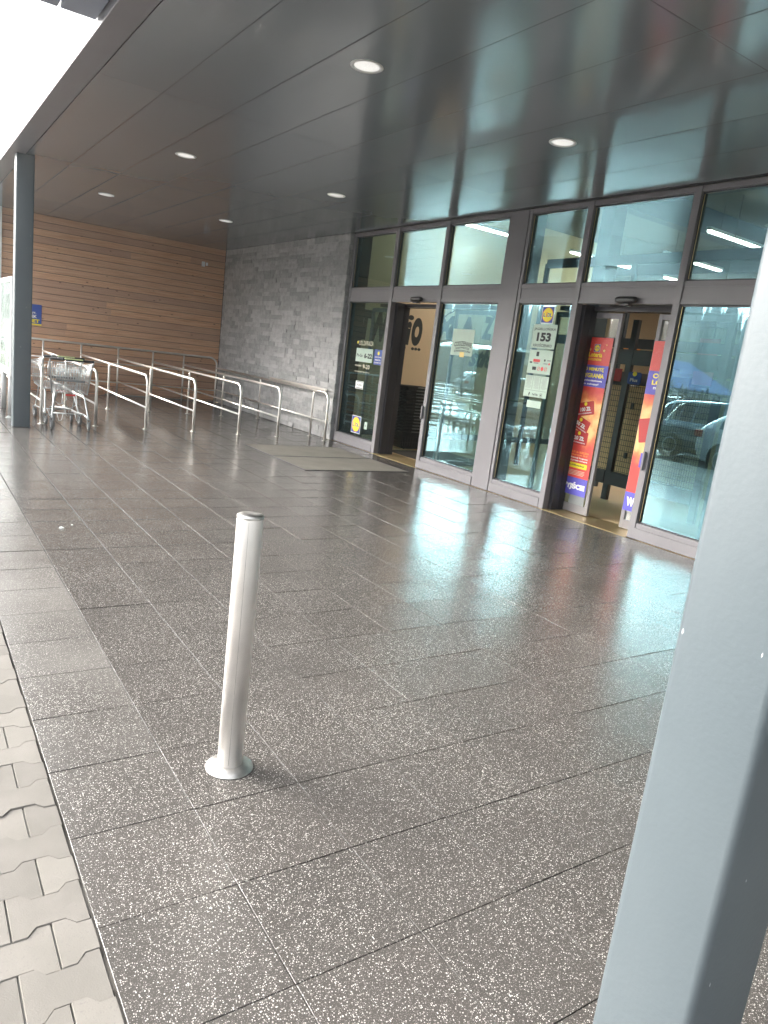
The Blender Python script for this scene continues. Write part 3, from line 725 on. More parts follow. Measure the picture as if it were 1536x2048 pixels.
# ---- info board
t=thing('information_board',(1.41,12.9,0),'white framed display case on two posts behind the steel column at the left edge','notice board')
for y in (12.45,13.36): MB().lathe([(.04,.0),(.04,.60)],18,(1.41,y,0)).build('post','white',t)
fr=MB().box(1.365,1.455,12.15,12.21,.60,2.045,b=.004).box(1.365,1.455,13.58,13.64,.60,2.045,b=.004).box(1.366,1.454,12.211,13.579,.60,.70,b=.004).box(1.366,1.454,12.211,13.579,1.975,2.045,b=.004)
fr.build('frame','white',t); box(1.40,1.44,12.205,13.585,.69,1.98).build('back_panel','whitemat',t)
plate('white',t,FACEX,(1.399,12.9,1.9),1.2,.10,0,'header_strip')
plate('grey',t,FACEX,(1.399,12.9,1.62),1.1,.36,0,'poster')
text('OGŁOSZENIA','whiteink',t,FACEX,(1.397,12.95,1.62),.7,.08)
box(1.372,1.378,12.211,13.579,.701,1.974).build('glass_door','clearglass',t)
# ---- downlights
k=0
for x,lx in ((2.78,'outer'),(4.78,'inner')):
    for y,ly in ((4.93,'nearest'),(8.92,'middle'),(12.87,'farthest')):
        t=thing('downlight',(x,y,H),f'round recessed ceiling light, {ly} one in the {lx} row' + (' towards the glass front' if lx=='inner' else ' towards the canopy edge'),'ceiling light','round lights recessed in the canopy ceiling')
        MB().lathe([(.118,H+.003),(.120,H-.004),(.112,H-.009),(.094,H-.006),(.090,H+.001)],36,(x,y,0)).build('trim_ring','lampring',t)
        MB().lathe([(.091,H-.003),(.085,H-.0015),(.05,H-.0045),(.0001,H-.0055)],36,(x,y,0)).build('lens','lampin',t)
# ---- door mats outside
for y0,y1,lab in ((9.33,10.37,'taupe entrance mat set in the pavement, far one nearer the stone wall'),(8.27,9.31,'taupe entrance mat set in the pavement, near one with a corner towards the bollard')):
    t=thing('door_mat',(5.2,y0,0),lab,'door mat','pair of mats before the first doorway')
    x0,x1=4.38,6.05
    box(x0+.014,x1-.014,y0+.014,y1-.014,-.003,.0042).build('mat_pile','mat',t)
    MB().box(x0,x0+.012,y0,y1,-.004,.0065).box(x1-.012,x1,y0,y1,-.004,.0065).box(x0+.0125,x1-.0125,y0,y0+.012,-.004,.0062).box(x0+.0125,x1-.0125,y1-.012,y1,-.004,.0062).build('metal_edge','framedark',t)
# ---- litter
for i,(x,y,s,lab) in enumerate(((1.345,12.05,.055,'crumpled white paper lying on the floor behind the far column'),(1.003,5.70,.017,'small white paper scrap on the wet tiles, beyond the bollard'),(1.09,5.78,.008,'tiny white crumb lying right of the paper scrap on the wet tiles'))):
    mb=MB(); n=9; vs=[(0,0,s*.7)]+[(s*rnd.uniform(.6,1.2)*math.cos(2*PI*k/n),s*rnd.uniform(.4,1)*math.sin(2*PI*k/n),s*rnd.uniform(.05,.4)) for k in range(n)]+[(s*1.1*math.cos(2*PI*k/n),s*.8*math.sin(2*PI*k/n),.0005) for k in range(n)]
    fs=[(0,1+k,1+(k+1)%n) for k in range(n)]+[(1+k,1+n+k,1+n+(k+1)%n,1+(k+1)%n) for k in range(n)]
    o=mb.add(vs,fs).build('paper_scrap','whitemat'); o.location=(x,y,.001); tag(o,lab,'litter')
# ============================================================ SHEETS AND DECALS ON THE GLASS
XI=6.5155   # items seen behind the glass, set on its outer face to read brighter
XO=6.5155 # outer side
def sheet(name,y,z,wd,ht,m,lab,cat='sign',x=XI):
    t=thing(name,(x,y,z-ht/2),lab,cat); plate(m,t,FACEX,(x,y,z),wd,ht,0,'sheet'); return t
t=thing('logo_sticker',(XO,10.61,.235),'square blue and yellow emblem sticker low on the pane by the stone wall','sticker'); logo(t,FACEX,(XO,10.615,.379),.285)
t=thing('logo_sticker',(XI,6.505,2.19),'square blue and yellow emblem sticker at the top of the address pane','sticker'); logo(t,FACEX,(XI,6.505,2.293),.192)
t=sheet('opening_hours_sheet',10.605,1.55,.53,.225,'paper','pale sheet with weekday opening hours 6-22 on the pane by the stone wall',x=XO)
text('Pn-So','ink',t,FACEX,(XO-.001,10.745,1.545),.19,.055,.02); text('6-22','ink',t,FACEX,(XO-.001,10.475,1.545),.25,.085,.05)
t=thing('welcome_lettering',(XO,10.6,1.7),'pale welcome lettering above the opening hours sheet','lettering')
plate('yellow',t,FACEX,(XO,10.85,1.755),.05,.05,0,'dot',n=20); text('LIDL ZAPRASZA','paleink',t,FACEX,(XO,10.58,1.75),.46,.075,.015)
t=thing('sunday_hours_lettering',(XO,10.5,1.3),'pale lettering 9-20 just below the opening hours sheet','lettering')
text('niedziele','paleink',t,FACEX,(XO,10.76,1.375),.20,.035); text('9-20','paleink',t,FACEX,(XO,10.50,1.365),.22,.075,.03); text('w niedziele handlowe','paleink',t,FACEX,(XO,10.62,1.275),.48,.026)
t=sheet('recruitment_sheet',10.165,1.545,.245,.245,'blue','small blue sheet next to the opening hours on the first pane',x=XO)
plate('yellow',t,FACEX,(XO-.001,10.16,1.61),.06,.06,0,'disc',n=20)
for i,(s_,z,wd) in enumerate((('DOŁĄCZ DO NAS','1.545',.2),('PRACA','1.50',.17),('SZUKAMY CIĘ','1.455',.2))): text(s_,'whiteink',t,FACEX,(XO-.001,10.165,float(z)),wd,.028)
t=sheet('white_sticker',10.65,1.05,.25,.135,'whiteink','small white sticker with dark bars at waist height on the first pane',cat='sticker',x=XO)
text('PUSH','grey',t,FACEX,(XO-.001,10.65,1.05),.15,.035); 
for z in(1.105,.998): plate('grey',t,FACEX,(XO-.001,10.65,z),.2,.014,0,'bar')
t=sheet('round_notice',10.30,.40,.08,.12,'paper','little pale rounded notice right of the low emblem sticker',cat='sticker',x=XO); plate('grey',t,FACEX,(XO-.001,10.30,.40),.035,.05,0,'mark',n=16)
t=sheet('daily_offer_sheet',8.05,1.89,.47,.36,'paper','pale sheet with an arched daily freshness message on the glass right of the first doorway')
for s_,z,wd,ht,ar in (('CODZIENNIE',1.875,.38,.065,.02),('NAJSWIEZSZE',1.815,.30,.035,.015),('ZE SPRAWDZONYCH UPRAW',1.775,.36,.03,.012)): text(s_,'ink',t,FACEX,(XI-.001,8.03,z),wd,ht,.02,arch=ar)
plate('yellow2',t,FACEX,(XI-.0005,8.03,1.725),.10,.07,.0,'yellow_mark',rnd_=.01)
t=sheet('address_sheet',6.51,2.035,.395,.285,'paper','white address sheet reading 153 on the pane between pillar and exit door')
text('JAGIELLOŃSKA','ink',t,FACEX,(XI-.001,6.51,2.125),.36,.048,.015); text('153','ink',t,FACEX,(XI-.001,6.51,2.03),.235,.105,.05); text('KROŚCIENKO','ink',t,FACEX,(XI-.001,6.51,1.935),.31,.045,.015)
t=sheet('information_sheet',6.51,1.73,.395,.285,'paper','white sheet with small payment and prohibition symbols below the address sheet')
plate('ink',t,FACEX,(XI-.001,6.565,1.825),.045,.055,0,'phone_symbol',rnd_=.008)
for y,z,wd,ht,m in ((6.60,1.745,.05,.035,'red'),(6.545,1.745,.07,.035,'red'),(6.66,1.72,.04,.018,'ink'),(6.43,1.755,.025,.025,'ink'),(6.36,1.755,.06,.015,'grey'),(6.41,1.715,.07,.012,'grey'),(6.57,1.715,.08,.014,'grey'),(6.59,1.65,.065,.04,'ink')):
    plate(m,t,FACEX,(XI-.001,y,z),wd,ht,0,'symbol')
for y,full in ((6.515,0),(6.455,1),(6.395,0)):
    q=plate('red',t,FACEX,(XI-.001,y,1.65),.048,.048,0,'ban_symbol',n=20)
    if not full: plate('paper',q,FACEX,(XI-.002,y,1.65),.038,.038,0,'inner',n=20); plate('red',q,FACEX,(XI-.003,y,1.65),.04,.005,0,'slash',rot=.8)
plate('red',t,FACEX,(XI-.001,6.35,1.715),.028,.028,0,'round_mark',n=16)
t=sheet('leaflet_sheet',6.51,1.432,.395,.26,'paper','white sheet with three text columns and social media symbols, third below the emblem')
for y in (6.64,6.51,6.38):
    for k in range(11): plate('grey',t,FACEX,(XI-.001,y+rnd.uniform(-.008,.008),1.548-k*.0135),rnd.uniform(.07,.105),.0035,0,'text_line')
for y in (6.575,6.445): plate('ink',t,FACEX,(XI-.001,y,1.475),.0025,.16,0,'divider')
plate('ink',t,FACEX,(XI-.001,6.51,1.383),.36,.0025,0,'divider')
text('f','ink',t,FACEX,(XI-.001,6.605,1.335),.022,.045,.08); text('YouTube','ink',t,FACEX,(XI-.001,6.505,1.337),.10,.026,.03); q=plate('ink',t,FACEX,(XI-.001,6.405,1.335),.036,.042,0,'camera_symbol',rnd_=.01); plate('paper',q,FACEX,(XI-.002,6.405,1.335),.028,.034,0,'inner',rnd_=.008); plate('ink',q,FACEX,(XI-.003,6.405,1.335),.016,.018,0,'lens',n=14)
t=sheet('green_note',6.50,1.215,.24,.085,'paper','narrow pale green note below the three white sheets')
# ---- banners on the sliding leaves
def banner(yc,x,lines,lab,full,wd=.44,cut=False):
    t=thing('door_banner',(x,yc,.22),lab,'banner'); P=lambda y,z,th=.002:(x-th,y,z)
    plate('redbanner',t,FACEX,P(yc,1.15,0),wd,1.86,0,'red_ground')
    plate('violet',t,FACEX,P(yc,1.64,.001),wd,.25,0,'blue_band'); plate('violet',t,FACEX,P(yc,.325,.001),wd,.21,0,'blue_foot')
    if not cut:
        logo(t,FACEX,P(yc-.01,1.96,.002),.085)
        text('Loteria','yellow',t,FACEX,P(yc,1.885),.20,.055,.03); text('URODZINOWA','yellow',t,FACEX,P(yc,1.83),.20,.026,.02)
        for y,z,s_ in ((yc-.115,1.935,.022),(yc+.09,1.94,.022),(yc-.14,2.0,.012)):
            vs=[(s_*(1 if k%2==0 else .42)*math.sin(k*PI/5),s_*(1 if k%2==0 else .42)*math.cos(k*PI/5)) for k in range(10)]
            pts=[FACEX@Vector((a,b,.003)) for a,b in vs]; MB().add([(x+p.x,y+p.y,z+p.z) for p in pts],[tuple(range(10))]).build('star','yellow2',t)
    for s_,m,z,ww,hh in lines: text(s_,m,t,FACEX,P(yc,z) if not cut else P(yc-.01,z),ww,hh,.04)
    if cut:
        q=plate('cardred',t,FACEX,P(yc+.00,1.13,.004),.20,.26,0,'gift_card',rot=.2,rnd_=.015); plate('violet',t,FACEX,P(yc-.05,.80,.002),.13,.16,0,'blue_patch'); plate('red',t,FACEX,P(yc-.05,.60,.003),.10,.13,0,'round_patch',n=24)
        text('W','whiteink',t,FACEX,P(yc+.03,.325),.11,.10,.07); return
    for k,(s_,z,ro,yy) in enumerate((('100 ZŁ',1.255,.22,.0),('50 ZŁ',1.065,-.33,.03),('20 ZŁ',.905,-.03,.02))):
        q=plate('cardred',t,FACEX,P(yc+yy,z,.004-.0008*k),.25,.16,0,'gift_card',rot=ro,rnd_=.015)
        plate('yellow',q,FACEX,P(yc+yy+.01,z+.055,.0058-.0008*k),.045,.045,0,'disc',n=20)
        text(s_,'whiteink',q,FACEX,P(yc+yy,z-.005,.006-.0008*k),.155,.05,.05,rot=ro); text('KARTA PODARUNKOWA','whiteink',q,FACEX,P(yc+yy,z-.055,.006-.0008*k),.20,.016,.03,rot=ro)
    for s_,m,z in (('Od 15.01 do 18.02.2024','orange',.735),('zrób zakupy za min. 99 zł*,','orange',.70),('zeskanuj kupon','whiteink',.665),('i graj przez stronę','whiteink',.632)): text(s_,m,t,FACEX,P(yc,z),.33,.026,.04)
    q=plate('yellow',t,FACEX,P(yc,.575,.001),.34,.062,0,'web_box',rnd_=.008); text('www.lidlloteria.pl','ink',q,FACEX,P(yc+.01,.575,.002),.28,.026,.03)
    for k in range(4): plate('paleink',t,FACEX,P(yc,.512-.016*k,.001),.30-.03*(k==3),.006,0,'small_print')
    text(full,'whiteink',t,FACEX,P(yc,.325),.39,.10,.07)
banner(5.865,6.745,(('CO MINUTĘ','yellow',1.715,.33,.052),('WYGRANIA','yellow',1.645,.36,.052),('natychmiastowa','whiteink',1.585,.33,.03),('na zakupy!','whiteink',1.545,.24,.028)),'red lottery banner with three gift cards on the far leaf of the exit door','WYJŚCIE')
banner(4.975,6.745,(('CO','yellow',1.715,.13,.052),('LO','yellow',1.645,.13,.052),('na','whiteink',1.585,.07,.026)),'narrow visible part of the red lottery banner on the near leaf of the exit door','W',.235,True)
t=sheet('grey_foot_sheet',5.78,.18,.24,.20,'grey','dark grey rectangle on the glass leaf below the exit banner',x=6.762)

# ============================================================ SHOP INTERIOR
def shop():
    t=thing('shop_building',(14,5,0),'supermarket hall behind the glass front with beige walls, dark beams and a pale ceiling','building')
    box(6.56,34,-14,20,-.2,.0).build('floor','intfloor',t)
    box(6.44,34.2,-14,20.2,4.75,4.95).build('ceiling','intceil',t)
    box(6.40,34.2,-14,20.2,5.0,5.35).build('roof','wall',t)
    box(6.44,6.60,-14,17.3,H+.012,4.74).build('upper_wall','wall',t)
    box(6.44,6.60,-14,-2.51,0,H).build('side_wall','wall',t)
    box(34,34.2,-14,20,0,4.74).build('rear_wall','beige',t); box(6.6,33.99,19.9,20.1,0,4.74).build('end_wall','beige',t); box(6.6,33.99,-14.1,-13.9,0,4.74).build('end_wall','beige',t)
    # lettered lobby wall facing the camera
    box(6.86,14.0,12.30,12.45,.12,4.74).build('lobby_wall','beige',t); box(6.86,14.0,12.285,12.46,.0,.119).build('skirting','baseb',t)
    # main steel frame: posts and beams
    for x in (9.4,15.5,21.5):
        for y in (8.3,2.2,-4): box(x-.13,x+.13,y-.13,y+.13,.0,4.3).build('post','beam',t)
    mb=MB()
    for y in (8.3,2.2,-4): mb.box(6.61,33.9,y-.12,y+.12,4.301,4.72)
    for x in (9.4,15.5,21.5,27): 
        for a,b in ((-13.8,-4.13),(-3.87,2.07),(2.33,8.17),(8.43,12.28 if x<14 else 19.8)): mb.box(x-.10,x+.10,a,b,4.32,4.71)
    mb.build('beams','beam',t)
    # glazed lobby screen with dark rails between lobby and hall
    mb=MB()
    for y in (4.1,5.42,7.4,9.2): mb.box(9.0,9.06,y-.03,y+.03,0,3.4)
    for z in (2.2,2.9,3.4): mb.box(9.001,9.059,3.0,9.2,z-.07,z+.07)
    mb.build('lobby_screen','beam',t)
    box(6.98,8.35,8.9,10.35,.0015,.006).build('entrance_mat','intmat',t)
shop()
XW=12.298
def wl(s,x,z,wd,ht,bold=.06,slant=0,ro=0): return (s,x,z,wd,ht,bold,slant,ro)
t=thing('wall_lettering',(9.6,12.29,1.7),'big black painted lettering on the beige lobby wall behind the first doorway','lettering')
for s_,x,z,wd,ht,bo,sl in (('TWO',7.85,2.13,.95,.58,.07,.1),('i',8.53,2.09,.13,.46,.06,.1),('O',8.74,2.14,.26,.56,.09,.1),('M',9.45,2.32,.50,.50,.07,.1),('A',10.02,2.36,.42,.50,.07,.1),('Z',10.60,2.44,.30,.48,.07,.1),('E',10.95,2.45,.26,.48,.07,.1),('stło',10.55,1.80,.72,.42,.04,.4),('•  •••',8.66,1.80,.45,.06,.05,0)):
    text(s_,'ink',t,FACEY,(x,12.298,z),wd,ht,bo,slant=sl)
plate('ink',t,FACEY,(8.56,12.298,2.40),.14,.10,0,'leaf_dot',n=9)
for k in range(12):
    a=-.9+1.8*k/11; plate('ink',t,FACEY,(10.2+1.1*math.sin(a),12.298,1.95+.85*math.cos(a)),.21,.02,0,'arch_line',rot=-a)
# wire partition
t=thing('wire_partition',(8.2,6.1,0),'black wire mesh partition with a tan panel behind it inside the exit doorway','partition')
y0,y1=5.15,7.35; mb=MB()
for k in range(int((y1-y0)/.034)+1): y=y0+k*.034; mb.tube([(8.2,y,.40),(8.2,y,1.60)],.0032,4)
for k in range(17): z=.42+k*.0725; mb.tube([(8.205,y0,z),(8.205,y1,z)],.0035,4)
mb.build('mesh','blackplastic',t)
mb=MB()
for y in (y0,6.52,y1): mb.box(8.17,8.23,y-.045,y+.045,0,2.45)
mb.box(8.175,8.225,y0+.046,6.474,1.60,1.66).box(8.175,8.225,6.566,y1-.046,1.60,1.66).box(8.15,8.25,y0+.046,6.474,.22,.40).box(8.15,8.25,6.566,y1-.046,.22,.40).box(8.176,8.224,y0+.046,6.474,1.86,2.06).box(8.176,8.224,6.566,y1-.046,1.86,2.06)
mb.build('frame','framedark',t)
box(8.42,8.46,y0,y1,.30,1.58).build('tan_backing','shelf',t)
for y in (6.30,6.34): box(8.15,8.175,y-.04,y-.005,.62 if y<6.32 else 1.28,.70 if y<6.32 else 1.36).build('hinge','blackplastic',t)
t=thing('loyalty_sign',(8.14,6.35,1.58),'small blue sign with a yellow disc and the word Plus above the wire partition','sign')
plate('blue',t,FACEX,(8.14,6.35,1.69),.21,.16,0,'panel',rnd_=.03,t=.01); plate('yellow',t,FACEX,(8.128,6.35,1.745),.07,.06,0,'disc',n=20); text('Plus','whiteink',t,FACEX,(8.128,6.35,1.665),.12,.045,.03)
t=thing('red_goods_sign',(8.14,6.75,1.62),'dark red poster strip beside the small blue sign on the wire partition','poster')
plate('cardred',t,FACEX,(8.14,6.78,1.71),.42,.17,0,'panel',t=.01)
t=thing('orange_sign',(12,9.65,2.0),'bright orange rounded hanging sign deep inside behind the exit doorway','sign')
plate('orange',t,FACEX,(12,9.66,2.22),.62,.30,0,'panel',rnd_=.08,t=.02); text('SUPER','whiteink',t,FACEX,(11.97,9.66,2.26),.4,.08,.03); text('SIĘ        CENA','whiteink',t,FACEX,(11.97,9.66,2.15),.54,.09,.03)
t=thing('press_sign',(15,9.66,2.1),'white PRASA lettering over the newspaper stand deep in the hall','sign')
box(15.02,15.08,9.2,10.5,2.02,2.45).build('dark_board','framedark',t); text('PRASA','paleink',t,FACEX,(15.0,9.66,2.22),.42,.16,.03)
t=thing('red_hanging_banner',(11,7.6,2.0),'dim red hanging banner inside the hall left of the newspaper sign','banner')
plate('cardred',t,FACEX,(11.0,7.25,2.12),.36,.75,0,'cloth',t=.01); MB().tube([(11,7.2,2.5),(11,7.2,4.7)],.006,5).build('cord','blackplastic',t)
t=thing('way_out_sign',(7.4,8.0,1.0),'brown plate with a pale direction word behind the pane right of the first doorway','sign')
plate('shelf',t,FACEX,(7.4,8.95,1.0),.44,.18,0,'plate',t=.012); text('wyjście','whiteink',t,FACEX,(7.38,8.95,1.0),.24,.09,.03)
MB().tube([(7.43,9.5,.9),(7.43,7.9,.9)],.018,8).tube([(7.43,9.5,0),(7.43,9.5,.9)],.018,8).tube([(7.43,7.95,0),(7.43,7.95,.9)],.018,8).build('rail','steel',t)
t=thing('yellow_notice',(7.35,8.2,.35),'pale yellow price notice hanging low behind the pane right of the first doorway','notice')
plate('paper',t,FACEX,(7.36,8.12,.56),.26,.36,0,'sheet',t=.006); plate('yellow2',t,FACEX,(7.353,8.12,.65),.22,.10,0,'yellow_field'); text('-20%','ink',t,FACEX,(7.353,8.12,.52),.16,.07,.04)
# shelves with goods for depth
def shelf_unit(x,y,lab,colors):
    t=thing('goods_shelf',(x,y,0),lab,'shelf','goods shelves inside the hall')
    mb=MB()
    for z in (.12,.55,.95,1.35,1.72): mb.box(x,x+.55,y,y+2.6,z-.02,z)
    mb.box(x+.551,x+.60,y,y+2.6,0,1.9); mb.build('rack','framedark',t)
    g=[MB() for _ in colors]
    for z in (.121,.551,.951,1.351):
        yy=y+.02
        while yy<y+2.5: w_=rnd.uniform(.07,.2); h=rnd.uniform(.18,.32); g[rnd.randrange(len(colors))].box(x+.03,x+.4,yy,yy+w_-.008,z,z+h); yy+=w_
    for a,c in zip(g,colors): a.build('goods','red' if c=='r' else 'yellow2' if c=='y' else 'white' if c=='w' else 'thuja' if c=='g' else 'orange',t)
shelf_unit(13,9.2,'goods shelf below the newspaper sign','rywg'); shelf_unit(12.2,5.6,'goods shelf behind the wire partition','wyor'); shelf_unit(13.5,1.8,'goods shelf seen through the right hand pane','gwry')
# linear lamps run into the hall
k=0
ws=['nearest the glass','farther in','deep in the hall']
for y,x0s in ((13.3 if False else 11.4,(8.6,11.8,15.0)),(7.65,(10.95,14.2,17.4)),(9.6,(12.5,15.7,18.9)),(5.2,(11.5,14.7,17.9)),(3.4,(10.2,13.4,16.6)),(-.5,(9.6,12.8,16.0)),(13.35,(14.6,17.8,21))):
    for i,x in enumerate(x0s):
        t=thing('linear_lamp',(x,y,4.1),f'white linear ceiling lamp {ws[i]}, row {["by the lobby wall","in line with the first door","over the first door lane","over the exit door","over the right pane","near the end of the hall","behind the lobby wall"][k]}','lamp','linear lamps hanging in rows in the shop hall')
        box(x,x+1.9,y-.03,y+.03,4.17,4.20).build('light_tube','tube',t); box(x-.02,x+1.92,y-.04,y+.04,4.2005,4.25).build('housing','white',t)
        MB().tube([(x+.3,y,4.25),(x+.3,y,4.75)],.004,4).tube([(x+1.6,y,4.25),(x+1.6,y,4.75)],.004,4).build('suspension','blackplastic',t)
    k+=1
# stack of shopping baskets
def basket():
    t=empty('shopping_basket'); a,b,A,B=.19,.135,.235,.165; h=.30; mb=MB()
    # tapered tray with ribs
    n=4; ring=lambda x,y,z:[(-x,-y,z),(x,-y,z),(x,y,z),(-x,y,z)]
    vs=ring(a,b,0)+ring(A,B,h)+ring(A-.008,B-.008,h)+ring(a-.006,b-.006,.008)
    fs=[(3,2,1,0)]+[(k,(k+1)%4,4+(k+1)%4,4+k) for k in range(4)]+[(4+k,4+(k+1)%4,8+(k+1)%4,8+k) for k in range(4)]+[(8+k,8+(k+1)%4,12+(k+1)%4,12+k) for k in range(4)]+[(12,13,14,15)]
    mb.add(vs,fs)
    for i in range(9):
        u=-.9+1.8*i/8
        for s in (-1,1):
            mb.tube([(u*a,s*(b+.003),.03),(u*A,s*(B+.001),h-.03)],.004,4); 
            if abs(u)<.95: mb.tube([(s*(a+.003),u*b,.03),(s*(A+.001),u*B,h-.03)],.004,4)
    for z in (.1,.2): 
        x=a+(A-a)*z/h+.003; y=b+(B-b)*z/h+.003; mb.tube(ring(x,y,z),.004,4,closed=True)
    mb.build('tray','blackplastic',t)
    MB().tube([(-A-.012,-B-.012,h),(A+.012,-B-.012,h),(A+.012,B+.012,h),(-A-.012,B+.012,h)],.012,6,closed=True).box(-A-.045,-A-.012,-.06,.06,h-.018,h+.006,b=.004).build('rim','blackplastic',t)
    MB().tube([(-.07,-B-.025,h-.005),(.07,-B-.025,h-.005)],.009,6).build('handle','greyplastic',t)
    return t
bk=basket(); NB=15
for i in range(NB):
    b_=bk if i==0 else copy_tree(bk)
    b_.location=(7.68+rnd.uniform(-.008,.008),10.66+rnd.uniform(-.008,.008),.03+.056*i); b_.rotation_euler.z=R(rnd.uniform(-2.5,2.5)-4); b_.scale=(1.12,1.2,1)
    ords=['lowest','second lowest','third from the floor','fourth from the floor','fifth from the floor','sixth from the floor','seventh from the floor','exactly halfway up','seventh from the top','sixth from the top','fifth from the top','fourth from the top','third from the top','second from the top','topmost']; pos=ords[i]
    tag(b_,f'black plastic shopping basket, {pos} of the stack','basket','stacked black shopping baskets')
t=thing('basket_dolly',(7.68,10.66,0),'flat black dolly under the basket stack inside the first doorway','dolly')
box(7.48,7.88,10.50,10.82,.012,.028,b=.003).build('board','blackplastic',t); MB().lathe([(.012,0),(.013,.004),(.012,.011)],12,(7.52,10.54,0)).lathe([(.012,0),(.013,.004),(.012,.011)],12,(7.84,10.54,0)).build('castor','blackplastic',t)
# ---- person inside
def person(loc,rz):
    t=tag(empty('person',loc,rz),'person in a dark jacket standing inside behind the pane right of the first doorway','person')
    J=dict(pel=(0,0,.95),sp=(0,.01,1.12),ch=(0,.0,1.32),nk=(0,.0,1.47),hd=(0,.02,1.56),ht=(0,.02,1.68),
      sl=(-.18,0,1.42),el=(-.235,-.02,1.15),wl=(-.22,.10,.92),hl=(-.215,.13,.85),sr=(.18,0,1.42),er=(.24,-.05,1.15),wr=(.24,.02,.90),hr=(.24,.03,.83),
      pl=(-.10,0,.90),kl=(-.11,.07,.50),al=(-.11,-.02,.09),fl=(-.12,.14,.035),pr=(.10,0,.90),kr=(.11,.02,.50),ar=(.11,-.12,.12),fr=(.12,.03,.045))
    rad=dict(pel=.15,sp=.135,ch=.16,nk=.06,hd=.078,ht=.068,sl=.075,el=.055,wl=.035,hl=.035,sr=.075,er=.055,wr=.035,hr=.035,pl=.10,kl=.065,al=.045,fl=.038,pr=.10,kr=.065,ar=.045,fr=.038)
    E_=[('pel','sp'),('sp','ch'),('ch','nk'),('nk','hd'),('hd','ht'),('ch','sl'),('sl','el'),('el','wl'),('wl','hl'),('ch','sr'),('sr','er'),('er','wr'),('wr','hr'),('pel','pl'),('pl','kl'),('kl','al'),('al','fl'),('pel','pr'),('pr','kr'),('kr','ar'),('ar','fr')]
    for s,h in ((-1,'hl'),(1,'hr')):
        hp=Vector(J[h])
        for f in range(4):
            nm=f'{h}f{f}'; J[nm]=tuple(hp+Vector((.0,.022-.015*f,-.045))); J[nm+'t']=tuple(hp+Vector((-.012*s,.024-.013*f,-.085+.006*abs(f-1.5)))); rad[nm]=.011; rad[nm+'t']=.008; E_+=[(h,nm),(nm,nm+'t')]
        nm=h+'th'; J[nm]=tuple(hp+Vector((-.01*s,.045,-.02))); rad[nm]=.010; E_.append((h,nm))
    names=list(J); me=bpy.data.meshes.new('body'); me.from_pydata([J[n] for n in names],[(names.index(a),names.index(b)) for a,b in E_],[])
    ob=bpy.data.objects.new('tmp',me); col.objects.link(ob); md=ob.modifiers.new('s','SKIN'); 
    for i,nm in enumerate(names): me.skin_vertices[0].data[i].radius=(rad[nm]*(1.25 if nm in('ch','sp','pel') else 1),rad[nm]*.85); me.skin_vertices[0].data[i].use_root=(nm=='pel')
    ob.modifiers.new('u','SUBSURF').levels=2; md.use_smooth_shade=True
    dg=bpy.context.evaluated_depsgraph_get(); dg.update(); m2=bpy.data.meshes.new_from_object(ob.evaluated_get(dg)); bpy.data.objects.remove(ob)
    for m in ('jacket','jeans','skin','baseb'): m2.materials.append(M[m])
    for p in m2.polygons:
        c=p.center; p.use_smooth=True; p.material_index=2 if c.z>1.475 or (abs(c.x)>.17 and c.z<.90) else 0 if c.z>.86 else 3 if c.z<.10 else 1
    b=bpy.data.objects.new('body',m2); col.objects.link(b); b.parent=t
    mb=MB(); mb.lathe([(.0001,1.775),(.045,1.765),(.078,1.73),(.093,1.68),(.092,1.63),(.080,1.58)],16,(0,-.004,0)); mb.build('hair','hair',t)
    MB().add([(-.014,.105,1.585),(.014,.105,1.585),(0,.135,1.59),(0,.10,1.64)],[(0,1,2),(0,2,3),(1,3,2),(0,3,1)]).build('nose','skin',t)
    for s in (-1,1): MB().lathe([(.0001,-.008),(.009,0),(.0001,.008)],8,(s*.030,.097,1.635)).build('eye','ink',t)
    return t
person((10.2,11.30,0),R(60))

